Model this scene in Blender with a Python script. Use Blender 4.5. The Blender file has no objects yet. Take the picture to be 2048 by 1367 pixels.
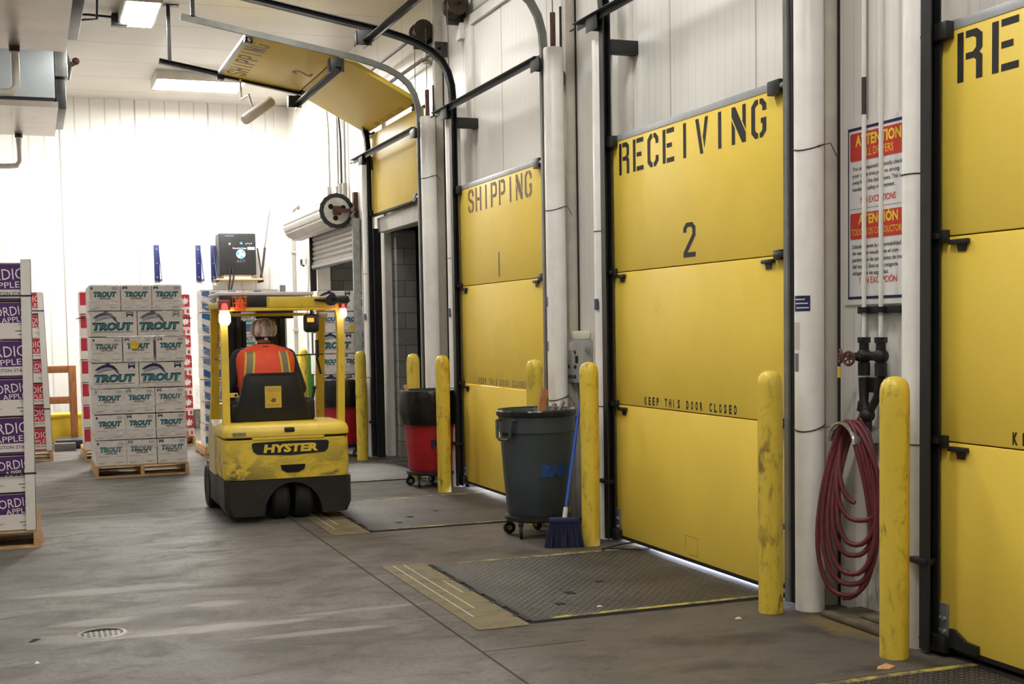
import bpy, bmesh, math, random
from math import pi, sin, cos, radians, sqrt
from mathutils import Vector, Matrix
from mathutils.geometry import tessellate_polygon
random.seed(7)
C = bpy.context.scene.collection
scene = bpy.context.scene

# ------------------------------------------------------------------ camera, world, exposure
# world axes: X to the dock-door wall, Y down the hall, Z up (metres)
YAW, PITCH, ROLL, FPX, PPY = 0.3600, -0.0614, -0.0170, 2558.9, 811.3
_f = Vector((sin(YAW)*cos(PITCH), cos(YAW)*cos(PITCH), sin(PITCH)))
_r = Vector((cos(YAW), -sin(YAW), 0)); _u = _r.cross(_f)
_r2 = _r*cos(ROLL)+_u*sin(ROLL); _u2 = _u*cos(ROLL)-_r*sin(ROLL)
cam_d = bpy.data.cameras.new('camera'); cam = bpy.data.objects.new('camera', cam_d); C.objects.link(cam)
cam.matrix_world = Matrix(((_r2.x,_u2.x,-_f.x,0),(_r2.y,_u2.y,-_f.y,0),(_r2.z,_u2.z,-_f.z,1.6),(0,0,0,1)))
cam_d.sensor_fit = 'HORIZONTAL'; cam_d.sensor_width = 36; cam_d.lens = FPX/2048*36
cam_d.shift_y = (PPY-683.5)/2048; cam_d.clip_end = 200
scene.camera = cam
w = bpy.data.worlds.new('sky'); scene.world = w; w.use_nodes = True
w.node_tree.nodes['Background'].inputs[0].default_value = (0.78, 0.83, 1.0, 1)
w.node_tree.nodes['Background'].inputs[1].default_value = 14.0
scene.view_settings.view_transform = 'Standard'; scene.view_settings.look = 'None'
scene.view_settings.exposure = 0.0; scene.view_settings.gamma = 1; scene.view_settings.use_curve_mapping = False
LAMP = 66.0            # strength of the fluorescent diffusers
LAMPC = (1.0, 0.975, 0.93)
# fluorescent fixtures: (x, y, length along x, length along y, label)
FIXTURES = [(2.52, 19.75, 1.3, .85, 'lit fluorescent ceiling light nearest the back wall, glowing above the raised yellow door'),
            (1.34, 15.55, .42, 1.25, 'lit fluorescent ceiling light at the top edge, right of the hanging cooler')]
HIDDEN_FIX = [(2.5,11.3,1.25,.34),(2.3,7.4,1.25,.4),(1.9,3.2,1.25,.5),(2.2,-0.8,1.25,.34),
              (-1.6,19.6,1.25,.34),(-1.9,15.5,1.25,.34),(-1.9,7.0,1.25,.34),(-1.9,2.0,1.25,.34)]

# ------------------------------------------------------------------ materials
def lin(c):
    return tuple(((x/255)/12.92 if x/255 <= .04045 else ((x/255+.055)/1.055)**2.4) for x in c)
MATS = {}
class NT:
    def __init__(s, name):
        s.m = bpy.data.materials.new(name); s.m.use_nodes = True; s.t = s.m.node_tree
        s.n = s.t.nodes; s.b = s.n['Principled BSDF']; s.out = s.n['Material Output']
        s.co = s.n.new('ShaderNodeTexCoord')
    def lk(s, a, b): s.t.links.new(a, b)
    def math(s, op, a, b=None, clamp=False):
        m = s.n.new('ShaderNodeMath'); m.operation = op; m.use_clamp = clamp
        for i, x in enumerate((a, b)):
            if x is None: continue
            if isinstance(x, (int, float)): m.inputs[i].default_value = x
            else: s.lk(x, m.inputs[i])
        return m.outputs[0]
    def noise(s, scale, detail=4, rough=.55, sc=(1,1,1), world=False, dist=0):
        mp = s.n.new('ShaderNodeMapping'); mp.inputs['Scale'].default_value = sc
        if world:
            g = s.n.new('ShaderNodeNewGeometry'); s.lk(g.outputs['Position'], mp.inputs[0])
        else: s.lk(s.co.outputs['Object'], mp.inputs[0])
        n = s.n.new('ShaderNodeTexNoise'); n.inputs['Scale'].default_value = scale
        n.inputs['Detail'].default_value = detail; n.inputs['Roughness'].default_value = rough
        n.inputs['Distortion'].default_value = dist
        s.lk(mp.outputs[0], n.inputs['Vector']); return n.outputs['Fac']
    def ramp(s, fac, a, b, lo=0., hi=1.):
        r = s.n.new('ShaderNodeMapRange'); r.interpolation_type = 'SMOOTHSTEP'
        r.inputs[1].default_value = a; r.inputs[2].default_value = b; r.inputs[3].default_value = lo; r.inputs[4].default_value = hi
        s.lk(fac, r.inputs[0]); return r.outputs[0]
    def mix(s, fac, a, b, mode='MIX'):
        m = s.n.new('ShaderNodeMix'); m.data_type = 'RGBA'; m.blend_type = mode
        if isinstance(fac, (int, float)): m.inputs[0].default_value = fac
        else: s.lk(fac, m.inputs[0])
        for i, x in ((6, a), (7, b)):
            if isinstance(x, tuple): m.inputs[i].default_value = (*x[:3], 1)
            else: s.lk(x, m.inputs[i])
        return m.outputs[2]
    def axis(s, ax, world=True):
        g = s.n.new('ShaderNodeNewGeometry') if world else s.co
        sp = s.n.new('ShaderNodeSeparateXYZ'); s.lk(g.outputs['Position' if world else 'Object'], sp.inputs[0]); return sp.outputs[ax]
    def lines(s, ax, period, width, off=0., world=True):
        a = s.axis(ax, world); a = s.math('ADD', a, off+1000*period); a = s.math('MODULO', a, period)
        a = s.math('SUBTRACT', a, period/2); a = s.math('ABSOLUTE', a)
        return s.ramp(a, width/2, width, 1., 0.)
    def bump(s, h, strength, dist=.01):
        b = s.n.new('ShaderNodeBump'); b.inputs['Strength'].default_value = strength; b.inputs['Distance'].default_value = dist
        s.lk(h, b.inputs['Height']); s.lk(b.outputs[0], s.b.inputs['Normal'])
    def fin(s, col, rough, metal=0, spec=.5):
        if isinstance(col, tuple): s.b.inputs['Base Color'].default_value = (*col[:3], 1)
        else: s.lk(col, s.b.inputs['Base Color'])
        if isinstance(rough, (int, float)): s.b.inputs['Roughness'].default_value = rough
        else: s.lk(rough, s.b.inputs['Roughness'])
        s.b.inputs['Metallic'].default_value = metal
        s.b.inputs['Specular IOR Level'].default_value = spec
        return s.m
def M(name, rgb, rough=.5, metal=0, var=.12, scale=6, dirt=None, bump=0, spec=.5, sc=(1,1,1)):
    """painted / moulded surface: base colour, soft mottling, optional patches of dirt (rgb, amount, scale)"""
    if name in MATS: return MATS[name]
    t = NT(name); c = lin(rgb)
    n = t.noise(scale, sc=sc)
    col = t.mix(t.ramp(n, .3, .7), tuple(x*(1-var) for x in c), tuple(min(1, x*(1+var*.6)) for x in c))
    if dirt:
        d = t.noise(dirt[2], 6, .65, sc=dirt[3] if len(dirt) > 3 else (1,1,1))
        k = dirt[1]
        col = t.mix(t.ramp(d, .72-.35*k, .85-.3*k), col, lin(dirt[0]))
    if bump: t.bump(t.noise(bump[1] if isinstance(bump, tuple) else 60), bump[0] if isinstance(bump, tuple) else bump)
    MATS[name] = t.fin(col, rough, metal, spec); return MATS[name]
def EM(name, rgb, strength):
    if name in MATS: return MATS[name]
    t = NT(name); c = lin(rgb); t.b.inputs['Base Color'].default_value = (*c, 1)
    t.b.inputs['Emission Color'].default_value = (*c, 1); t.b.inputs['Emission Strength'].default_value = strength
    MATS[name] = t.m; return t.m

white = M('white_enamel', (226,222,214), .45, var=.06, dirt=((120,110,98), .12, 5))
tubew = M('white_tube_paint', (234,231,224), .4, var=.06, dirt=((120,110,100), .28, 4, (1,1,.25)))
blackp = M('black_steel', (30,30,31), .45, var=.25)
darkst = M('dark_track_steel', (62,62,62), .42, .4, var=.25)
galv = M('galvanised_steel', (150,152,150), .4, .6, var=.2, scale=14)
alum = M('aluminium_cap', (188,191,192), .4, .35, var=.08, scale=9)
rubber = M('black_rubber', (20,20,20), .75, var=.2)
rust = M('rusty_steel', (92,60,50), .7, .2, var=.3, scale=20)
brass = M('dark_brass', (70,60,48), .5, .6, var=.3, scale=20)
wood = M('raw_pine', (196,160,112), .7, var=.25, scale=9, sc=(1,1,6), dirt=((90,66,44), .2, 6))
wood2 = M('stained_pine', (168,110,62), .6, var=.25, scale=9, sc=(5,5,1))
doory = M('door_yellow_paint', (249,216,86), .45, var=.04, scale=2.2, dirt=((236,194,64), .2, 1.6))
def mat_bollard():
    t = NT('bollard_yellow_plastic'); c = lin((232,203,74)); n = t.noise(3.5, 4, .6, (1,1,.4), True)
    col = t.mix(t.ramp(n,.3,.7), tuple(x*.86 for x in c), c)
    d = t.noise(14, 7, .7, (1,1,.45), True, .5); k = t.ramp(t.noise(3, 3, .5, world=True), .38, .60, .4, .95)
    col = t.mix(t.math('MULTIPLY', t.ramp(d,.50,.66), k), col, lin((128,106,48)))
    t.bump(d, .1); return t.fin(col, .38)
bolly = mat_bollard()
truckyl = None
stencil = M('black_stencil_paint', (32,28,26), .6, var=.2, scale=30)
stencilf = M('faded_stencil_paint', (128,104,84), .6, var=.2, scale=30)
navy = M('navy_ink', (30,36,78), .5, var=.1)
teal = M('teal_ink', (74,150,158), .5, var=.1)
dteal = M('dark_teal_ink', (26,70,84), .5, var=.1)
inkgrey = M('grey_ink', (120,114,116), .6, var=.1)
inkblk = M('black_ink', (34,30,32), .6, var=.1)
carton = M('white_carton_board', (226,220,214), .55, var=.05, scale=3)
cartonp = M('purple_carton_ink', (78,34,104), .5, var=.12, scale=4)
cartonr = M('red_carton_ink', (186,34,56), .5, var=.1, scale=4)
cartonb = M('blue_carton_ink', (44,100,160), .5, var=.15, scale=5)
gapbr = M('brown_carton_edge', (78,54,44), .8, var=.2)
shade_in = M('shade_black', (16,16,17), .9, var=.1)  # near-black colour that draws the shade in openings, gaps and holes

# ------------------------------------------------------------------ mesh builder
class MB:
    def __init__(s): s.v=[]; s.f=[]; s.m=[]; s.mats=[]
    def mi(s, mat):
        if mat not in s.mats: s.mats.append(mat)
        return s.mats.index(mat)
    def add(s, vs, fs, mat, xf=None):
        o = len(s.v); i = s.mi(mat)
        s.v += [tuple(xf @ Vector(p)) if xf else tuple(p) for p in vs]
        for f in fs: s.f.append(tuple(o+k for k in f)); s.m.append(i)
        return s
    def box(s, mat, lo, hi, bev=0, xf=None, seg=2):
        (x0,y0,z0),(x1,y1,z1) = lo, hi
        vs = [(x0,y0,z0),(x1,y0,z0),(x1,y1,z0),(x0,y1,z0),(x0,y0,z1),(x1,y0,z1),(x1,y1,z1),(x0,y1,z1)]
        fs = [(3,2,1,0),(4,5,6,7),(0,1,5,4),(1,2,6,5),(2,3,7,6),(3,0,4,7)]
        if bev:
            bm = bmesh.new(); bv = [bm.verts.new(p) for p in vs]
            for f in fs: bm.faces.new([bv[k] for k in f])
            bmesh.ops.bevel(bm, geom=bm.edges[:], offset=bev, segments=seg, affect='EDGES', profile=.5)
            bm.verts.index_update(); vs = [tuple(p.co) for p in bm.verts]; fs = [tuple(q.index for q in f.verts) for f in bm.faces]; bm.free()
        return s.add(vs, fs, mat, xf)
    def tube(s, mat, pts, r, n=10, closed=False, caps=True, xf=None):
        pts = [Vector(p) for p in pts]; L = len(pts); rr = r if isinstance(r, (list, tuple)) else [r]*L
        vs=[]; fs=[]; prev=None
        for i, p in enumerate(pts):
            a = pts[i-1] if (i > 0 or closed) else p; b = pts[(i+1) % L] if (i < L-1 or closed) else p
            t = (b-a).normalized()
            if prev is None:
                h = Vector((0,0,1)) if abs(t.z) < .9 else Vector((1,0,0)); u = t.cross(h).normalized()
            else: u = (prev - t*prev.dot(t)).normalized()
            prev = u; v = t.cross(u)
            vs += [tuple(p + (u*cos(2*pi*k/n)+v*sin(2*pi*k/n))*rr[i]) for k in range(n)]
        for i in range(L if closed else L-1):
            j = (i+1) % L
            for k in range(n): fs.append((i*n+k, i*n+(k+1)%n, j*n+(k+1)%n, j*n+k))
        if caps and not closed: fs += [tuple(range(n-1,-1,-1)), tuple((L-1)*n+k for k in range(n))]
        return s.add(vs, fs, mat, xf)
    def sweep(s, mat, pts, prof, up=(0,1,0), xf=None):
        """sweep a closed 2D profile (a along `up`, b along side) along pts"""
        pts=[Vector(p) for p in pts]; L=len(pts); n=len(prof); vs=[]; fs=[]; U=Vector(up).normalized()
        for i,p in enumerate(pts):
            t=(pts[min(i+1,L-1)]-pts[max(i-1,0)]).normalized(); sd=t.cross(U).normalized()
            vs += [tuple(p+U*a+sd*b) for a,b in prof]
        for i in range(L-1):
            for k in range(n): fs.append((i*n+k,i*n+(k+1)%n,(i+1)*n+(k+1)%n,(i+1)*n+k))
        fs += [tuple(range(n-1,-1,-1)), tuple((L-1)*n+k for k in range(n))]
        return s.add(vs, fs, mat, xf)
    def lathe(s, mat, prof, n=24, xf=None, sx=1, sy=1, fn=None, cap=True):
        vs=[]; fs=[]; L=len(prof)
        for r,z in prof:
            for k in range(n):
                a=2*pi*k/n; q=r*(fn(a,z) if fn else 1); vs.append((q*cos(a)*sx,q*sin(a)*sy,z))
        for i in range(L-1):
            for k in range(n): fs.append((i*n+k,i*n+(k+1)%n,(i+1)*n+(k+1)%n,(i+1)*n+k))
        if cap and prof[0][0] > 1e-5: fs.append(tuple(range(n-1,-1,-1)))
        if cap and prof[-1][0] > 1e-5: fs.append(tuple((L-1)*n+k for k in range(n)))
        return s.add(vs, fs, mat, xf)
    def ball(s, mat, c, r, n=14, xf=None):
        r = r if isinstance(r, (tuple,list)) else (r,r,r)
        m = Matrix.Translation(c) @ Matrix.Diagonal((*r,1)); m = xf @ m if xf else m
        return s.lathe(mat, [(max(1e-6,sin(pi*k/(n//2+2))),-cos(pi*k/(n//2+2))) for k in range(n//2+3)], n, m)
    def poly(s, mat, pts, xf, depth=0.):
        """flat polygon in the local xy plane of xf, extruded along local -z by depth"""
        tri = tessellate_polygon([[Vector((p[0],p[1],0)) for p in pts]]); n=len(pts)
        area = sum(pts[i][0]*pts[(i+1)%n][1]-pts[(i+1)%n][0]*pts[i][1] for i in range(n))
        pts = pts if area > 0 else pts[::-1]
        tri = tessellate_polygon([[Vector((p[0],p[1],0)) for p in pts]])
        vs=[(x,y,0) for x,y in pts]; fs=[]
        for a,b,c in tri:
            cr=(pts[b][0]-pts[a][0])*(pts[c][1]-pts[a][1])-(pts[c][0]-pts[a][0])*(pts[b][1]-pts[a][1])
            fs.append((a,b,c) if cr>0 else (c,b,a))
        if depth:
            vs += [(x,y,-depth) for x,y in pts]
            fs += [tuple(k+n for k in f[::-1]) for f in fs]
            fs += [(i, i+n, (i+1)%n+n, (i+1)%n) for i in range(n)]
        return s.add(vs, fs, mat, xf)
    def rect(s, mat, x0, y0, x1, y1, xf, depth=0.):
        return s.poly(mat, [(x0,y0),(x1,y0),(x1,y1),(x0,y1)], xf, depth)
    def text(s, mat, txt, x, y, h, xf, align='LEFT', bold=0., shear=0., sx=1., z=0., space=1., width=None):
        V, F, bb = text_geo(txt, bold, shear, space)
        k = h/.70
        if width: sx = width/((bb[1]-bb[0])*k)
        wd = (bb[1]-bb[0])*k*sx
        ox = {'LEFT': x, 'CENTER': x-wd/2, 'RIGHT': x-wd}[align]
        return s.add([((a-bb[0])*k*sx+ox, b*k+y, z) for a,b in V], F, mat, xf)
    def join(s, o, xf=None):
        for mat_i, m in enumerate(o.mats):
            pass
        base=len(s.v); s.v += [tuple(xf@Vector(p)) if xf else p for p in o.v]
        for f,mi in zip(o.f,o.m): s.f.append(tuple(base+k for k in f)); s.m.append(s.mi(o.mats[mi]))
        return s
    def mesh(s, name, smooth=38, fix=True):
        me = bpy.data.meshes.new(name); me.from_pydata(s.v, [], s.f)
        for m in s.mats: me.materials.append(m)
        me.polygons.foreach_set('material_index', s.m)
        if fix:
            bm = bmesh.new(); bm.from_mesh(me); bmesh.ops.recalc_face_normals(bm, faces=bm.faces[:]); bm.to_mesh(me); bm.free()
        me.polygons.foreach_set('use_smooth', [True]*len(me.polygons))
        me.set_sharp_from_angle(angle=radians(smooth)); me.update(); return me
    def build(s, name, parent=None, smooth=38, loc=None, rz=None, fix=True):
        o = bpy.data.objects.new(name, s.mesh(name, smooth, fix)); C.objects.link(o)
        if parent: o.parent = parent
        if loc: o.location = loc
        if rz: o.rotation_euler.z = rz
        return o
_tc = {}
def text_geo(txt, bold=0., shear=0., space=1.):
    key = (txt, bold, shear, space)
    if key in _tc: return _tc[key]
    cu = bpy.data.curves.new('lettering_curve', 'FONT'); cu.body = txt; cu.size = 1; cu.offset = bold; cu.shear = shear
    cu.space_character = space; cu.resolution_u = 2; cu.fill_mode = 'FRONT'
    ob = bpy.data.objects.new('lettering_curve', cu); C.objects.link(ob)
    me = ob.to_mesh(); V = [(p.co.x, p.co.y) for p in me.vertices]; F = []
    for p in me.polygons:
        q = tuple(p.vertices); a = sum(V[q[i]][0]*V[q[(i+1)%len(q)]][1]-V[q[(i+1)%len(q)]][0]*V[q[i]][1] for i in range(len(q)))
        F.append(q if a > 0 else q[::-1])
    bb = (min(a for a,_ in V), max(a for a,_ in V))
    ob.to_mesh_clear(); bpy.data.objects.remove(ob); bpy.data.curves.remove(cu)
    _tc[key] = (V, F, bb); return _tc[key]
def frame(o, ux, uy):
    ux, uy = Vector(ux).normalized(), Vector(uy).normalized(); uz = ux.cross(uy)
    return Matrix(((ux.x,uy.x,uz.x,o[0]),(ux.y,uy.y,uz.y,o[1]),(ux.z,uy.z,uz.z,o[2]),(0,0,0,1)))
def axial(a, b):
    """matrix with origin a and local z pointing to b"""
    a, b = Vector(a), Vector(b); z = (b-a).normalized(); h = Vector((0,0,1)) if abs(z.z) < .9 else Vector((0,1,0))
    x = h.cross(z).normalized(); y = z.cross(x)
    return Matrix(((x.x,y.x,z.x,a.x),(x.y,y.y,z.y,a.y),(x.z,y.z,z.z,a.z),(0,0,0,1)))
def tag(o, label, cat=None, group=None, kind=None):
    o['label'] = label
    if cat: o['category'] = cat
    if group: o['group'] = group
    if kind: o['kind'] = kind
    return o
def thing(name, label, cat, loc=(0,0,0), rz=0, group=None):
    o = bpy.data.objects.new(name, None); C.objects.link(o); o.location = loc; o.rotation_euler.z = rz; o.empty_display_size = .1
    return tag(o, label, cat, group)
def dup(root, loc=None, rz=None, label=None, group=None):
    r = root.copy(); C.objects.link(r)
    if loc is not None: r.location = loc
    if rz is not None: r.rotation_euler.z = rz
    if label: r['label'] = label
    if group: r['group'] = group
    for ch in list(root.children):
        c = ch.copy(); C.objects.link(c); c.parent = r
        for g in list(ch.children):
            d = g.copy(); C.objects.link(d); d.parent = c
    return r
def struct(mb, name, label, cat, smooth=38, parent=None):
    o = mb.build(name, parent, smooth)
    return tag(o, label, cat, kind='structure') if not parent else o

# ------------------------------------------------------------------ setting
YB = 21.9; XW = 4.25; ZC = 5.4; XL = -6.0; YF = -5.0
def mat_floor():
    t = NT('worn_concrete_floor')
    big = t.noise(.6, 6, .62, world=True); mid = t.noise(2.4, 7, .7, (.8,1.35,1), True, .8); fine = t.noise(30, 5, .75, (1,1.3,1), True)
    col = t.mix(t.ramp(big, .36, .66), lin((104,100,95)), lin((124,120,115)))
    col = t.mix(t.ramp(mid, .44, .72), col, lin((88,84,79)))
    col = t.mix(t.math('MULTIPLY', t.ramp(fine, .46, .62), .5), col, lin((78,74,70)))
    # browner, oilier strip along the dock doors
    wx = t.ramp(t.math('ADD', t.axis(0), t.math('MULTIPLY', t.noise(1.2, 4, .6, world=True), .5)), 2.1, 2.7)
    col = t.mix(t.math('MULTIPLY', wx, .75), col, lin((80,73,64)))
    col = t.mix(t.math('MULTIPLY', t.ramp(t.noise(1.7, 6, .7, world=True), .5, .66), wx), col, lin((62,57,51)))
    # pale scrapes and patched areas in the traffic lane
    g = t.n.new('ShaderNodeNewGeometry')
    nz = t.noise(5.5, 5, .7, (.7,2.2,1), True)
    for cx,cy,rx,ry,am in ((.45,8.32,.9,.16,.5),(.85,7.0,.9,.14,.75),(1.35,6.66,.62,.09,.6),(.3,7.42,.36,.13,.6),(.55,11.75,.7,.09,.55),(.98,7.62,.26,.14,.55),(1.7,7.1,.7,.06,.5),(.2,7.05,.4,.2,.45)):
        v = t.n.new('ShaderNodeVectorMath'); v.operation = 'SUBTRACT'; v.inputs[1].default_value = (cx,cy,0); t.lk(g.outputs['Position'], v.inputs[0])
        u = t.n.new('ShaderNodeVectorMath'); u.operation = 'MULTIPLY'; u.inputs[1].default_value = (1/rx,1/ry,0); t.lk(v.outputs[0], u.inputs[0])
        l = t.n.new('ShaderNodeVectorMath'); l.operation = 'LENGTH'; t.lk(u.outputs[0], l.inputs[0])
        d = t.math('ADD', l.outputs['Value'], t.math('MULTIPLY', nz, 1.3))
        col = t.mix(t.math('MULTIPLY', t.ramp(d, 1.0, 1.45, 1., 0.), am), col, lin((160,155,149)))
    for cx,cy,rx,ry,cc in ((3.95,5.62,.22,.5,(126,108,66)),(3.9,6.0,.25,.2,(70,54,42)),(3.3,5.6,.5,.16,(58,54,50)),(2.9,5.2,.35,.1,(62,58,54))):
        v = t.n.new('ShaderNodeVectorMath'); v.operation = 'SUBTRACT'; v.inputs[1].default_value = (cx,cy,0); t.lk(g.outputs['Position'], v.inputs[0])
        u = t.n.new('ShaderNodeVectorMath'); u.operation = 'MULTIPLY'; u.inputs[1].default_value = (1/rx,1/ry,0); t.lk(v.outputs[0], u.inputs[0])
        l = t.n.new('ShaderNodeVectorMath'); l.operation = 'LENGTH'; t.lk(u.outputs[0], l.inputs[0])
        col = t.mix(t.math('MULTIPLY', t.ramp(t.math('ADD', l.outputs['Value'], t.math('MULTIPLY', nz, 1.5)), 1.0, 1.6, 1., 0.), .75), col, lin(cc))
    sp = t.noise(17, 2, .5, (1,2.5,1), True)
    col = t.mix(t.ramp(sp, .73, .78), col, lin((58,52,48)))
    t.bump(t.noise(24, 5, .75, world=True), .35)
    return t.fin(col, t.ramp(mid, .3, .75, .5, .72), 0, .35)
FLOORM = mat_floor()
def mat_panel(name, rgb, ax, rib, seam, rough=.32, ribk=.10, seamk=.5, off=0., soff=0., dirt=.3):
    t = NT(name); c = lin(rgb)
    r = t.lines(ax, rib, rib*.07, off); s_ = t.lines(ax, seam, .012, soff)
    n = t.noise(.8, 5, .6, (1,1,.5), True)
    col = t.mix(t.ramp(n, .35, .75), c, tuple(x*.9 for x in c))
    col = t.mix(t.math('MULTIPLY', r, ribk), col, lin((120,112,100)))
    col = t.mix(t.math('MULTIPLY', s_, seamk), col, lin((80,72,62)))
    if dirt:
        z = t.ramp(t.axis(2), .0, 1.1, 1., 0.); d = t.ramp(t.noise(3.5, 6, .7, (1,1,.4), True), .48, .7)
        col = t.mix(t.math('MULTIPLY', t.math('MULTIPLY', z, d), dirt), col, lin((96,84,70)))
    h = t.math('MAXIMUM', t.math('MULTIPLY', r, .5), s_); t.bump(h, .35, .004)
    return t.fin(col, rough, 0, .5)
WALLR = mat_panel('insulated_wall_panel', (236,233,226), 1, .098, 1.12, soff=.35, dirt=.6)
WALLB = mat_panel('ribbed_back_wall_panel', (236,233,228), 0, .235, 1.17, rough=.45, ribk=.3)
CEILM = mat_panel('ceiling_panel', (222,217,208), 1, .098, 1.17, rough=.4, ribk=.06, soff=.4, dirt=0)
PLAIN = M('plain_white_panel', (226,222,214), .5, var=.05, scale=1)
f = MB(); f.box(FLOORM, (XL,YF,-.2), (4.42,YB+.2,0)); f.box(FLOORM, (4.42,16.0,-.2),(6.4,20.6,0)); f.box(FLOORM, (4.42,13.0,-.2),(6.4,16.0,0))
floor = struct(f, 'floor', 'worn grey concrete warehouse floor', 'floor')
j = MB(); j.box(M('floor_joint_filler',(58,52,46),.9), (2.035,YF+.05,0), (2.048,11.9,.0012))
for y in (5.9,): j.box(MATS['floor_joint_filler'], (2.04,y,0), (2.6,y+.008,.0012))
j.build('floor_joint', floor)
c = MB(); c.box(CEILM, (XL,YF,ZC), (4.5,YB+.2,ZC+.15)); struct(c, 'ceiling', 'white panelled warehouse ceiling with thin seams', 'ceiling')
b = MB(); b.box(WALLB, (XL,YB,0), (4.5,YB+.2,ZC))
wb = struct(b, 'wall_back', 'bright white ribbed back wall', 'wall')
b = MB(); b.box(M('dark_wall_curb',(66,58,50),.8,dirt=((30,26,22),.4,4)), (XL,YB-.06,0), (4.2,YB,.32), .01); struct(b, 'baseboard_back', 'dark grimy kerb along the back wall', 'baseboard')
b = MB(); b.box(PLAIN, (XL-.2,YF,0), (XL,YB+.2,ZC)); struct(b, 'wall_left', 'plain white side wall', 'wall')
b = MB(); b.box(PLAIN, (XL-.2,YF-.2,0), (4.5,YF,ZC)); struct(b, 'wall_front', 'plain white wall behind the viewer', 'wall')
# dock doors: name, left visible edge, right visible edge, height offset, raised?
DOORS = [('S2',15.62,13.5,0.0), ('S1',12.16,9.93,.03), ('R2',8.60,6.30,0.0), ('R3',4.99,2.69,.03)]
ROLL = (19.78, 16.98, 3.0)
wl = MB(); spans = []
ops = [(ROLL[1],ROLL[0],ROLL[2])] + [(d[2]-.02,d[1]+.02,2.84) for d in DOORS]
ops.sort(); y = YF
for a,b_,h in ops:
    wl.box(WALLR, (XW,y,0), (XW+.2,a,ZC)); wl.box(WALLR, (XW,a,h), (XW+.2,b_,ZC)); y = b_
wl.box(WALLR, (XW,y,0), (XW+.2,YB+.2,ZC))
wall_right = struct(wl, 'wall_right', 'white insulated panel wall with the row of yellow dock doors', 'wall')
beige = M('beige_trim', (196,189,175), .5, var=.1); gapk = M('shadow_gap_strip', (40,34,30), .7)
# corner trim at the back wall and casing around each door
k = MB(); k.box(white, (4.02,YB-.04,0), (XW,YB,ZC-.01)); k.box(white, (XW-.03,YB-.9,0), (XW,YB-.78,ZC-.01)); struct(k,'trim_1','white corner flashing where the back wall meets the dock wall','trim')
for i,(nm,yl,yr,dz) in enumerate(DOORS):
    k = MB()
    for y0,y1 in ((yl+.02,yl+.22),(yr-.2,yr-.02)): k.box(white, (XW-.035,y0,2.84 if nm!='S2' else 0), (XW,y1,4.64), .004)
    k.box(white, (XW-.04,yr-.2,4.6), (XW,yl+.22,4.7), .004)
    ty0,ty1 = {'S2':(13.2,13.27),'S1':(9.68,9.76),'R2':(6.07,6.135),'R3':(0,0)}[nm]
    if ty1:
        k.box(beige, (4.16,ty0,0), (XW,ty1,ZC-.01), .003); k.box(gapk, (4.15,ty1+.002,0), (XW,ty1+.022,4.2)); k.box(gapk, (4.238,ty0-.014,0), (XW,ty0-.002,4.6))  # dark strips put in for the shadow gaps beside the beige trim
    struct(k, f'trim_{i+2}', ('white casing boards around the raised yellow door','white casing boards above the door stencilled SHIPPING 1','white casing boards above the door stencilled RECEIVING 2','white casing boards above the nearest yellow door')[i], 'trim')
# black strips added between wall and closed doors to shut out daylight
sealm = M('black_seal_strip', (24,24,24), .8, var=.2)
k = MB()
for nm,yl,yr,dz in DOORS:
    if nm != 'S2':
        for y0,y1 in ((yl+.0,yl+.10),(yr-.10,yr)): k.box(sealm, (4.101,y0,0), (XW-.002,y1,2.98))
        k.box(sealm, (4.101,yr,2.80), (XW-.002,yl,2.98))
k.box(sealm, (4.06,15.56,0), (4.15,15.655,2.85))
struct(k, 'trim_7', 'black seal strips by the dock doors, mostly added to shut out daylight', 'trim')
# outside: apron under open sky behind the closed doors, block passage behind the raised and the rolling door
conc = M('outside_concrete', (170,168,165), .9, var=.1)
g = MB(); g.box(conc, (4.42,-1,-.25), (12,13.0,-.03)); g.build('outdoor_apron'); tag(bpy.data.objects['outdoor_apron'], 'pale concrete apron outside, a bright strip under the closed doors', 'ground', kind='structure')
def mat_block():
    t = NT('concrete_block'); b = t.n.new('ShaderNodeTexBrick'); mp = t.n.new('ShaderNodeMapping')
    g = t.n.new('ShaderNodeNewGeometry'); sp = t.n.new('ShaderNodeSeparateXYZ'); cb = t.n.new('ShaderNodeCombineXYZ')
    t.lk(g.outputs['Position'], sp.inputs[0]); t.lk(t.math('ADD', sp.outputs[0], sp.outputs[1]), cb.inputs[0]); t.lk(sp.outputs[2], cb.inputs[1]); t.lk(cb.outputs[0], b.inputs['Vector'])
    b.inputs['Color1'].default_value = (*lin((150,150,146)),1); b.inputs['Color2'].default_value = (*lin((134,134,130)),1); b.inputs['Mortar'].default_value = (*lin((96,94,90)),1)
    b.inputs['Scale'].default_value = 1; b.inputs['Mortar Size'].default_value = .006; b.inputs['Brick Width'].default_value = .4; b.inputs['Row Height'].default_value = .2
    n = t.noise(6, 5, .6, world=True); col = t.mix(t.math('MULTIPLY', t.ramp(n,.4,.7),.35), b.outputs['Color'], lin((104,104,100)))
    t.bump(b.outputs['Fac'], -.5, .006); return t.fin(col, .9)
BLOCK = mat_block()
p = MB()
p.box(BLOCK, (4.30,15.40,0), (4.55,15.618,2.82)); p.box(BLOCK, (4.452,16.2,0),(6.4,16.4,3.2)); p.box(BLOCK,(5.75,16.4,0),(5.95,20.6,3.2)); p.box(BLOCK,(4.452,20.4,0),(6.4,20.6,3.2))
p.box(PLAIN, (4.452,16.2,3.2),(6.4,20.6,3.3))
struct(p, 'wall_passage', 'grey concrete block walls beyond the open doorways', 'wall')
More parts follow.
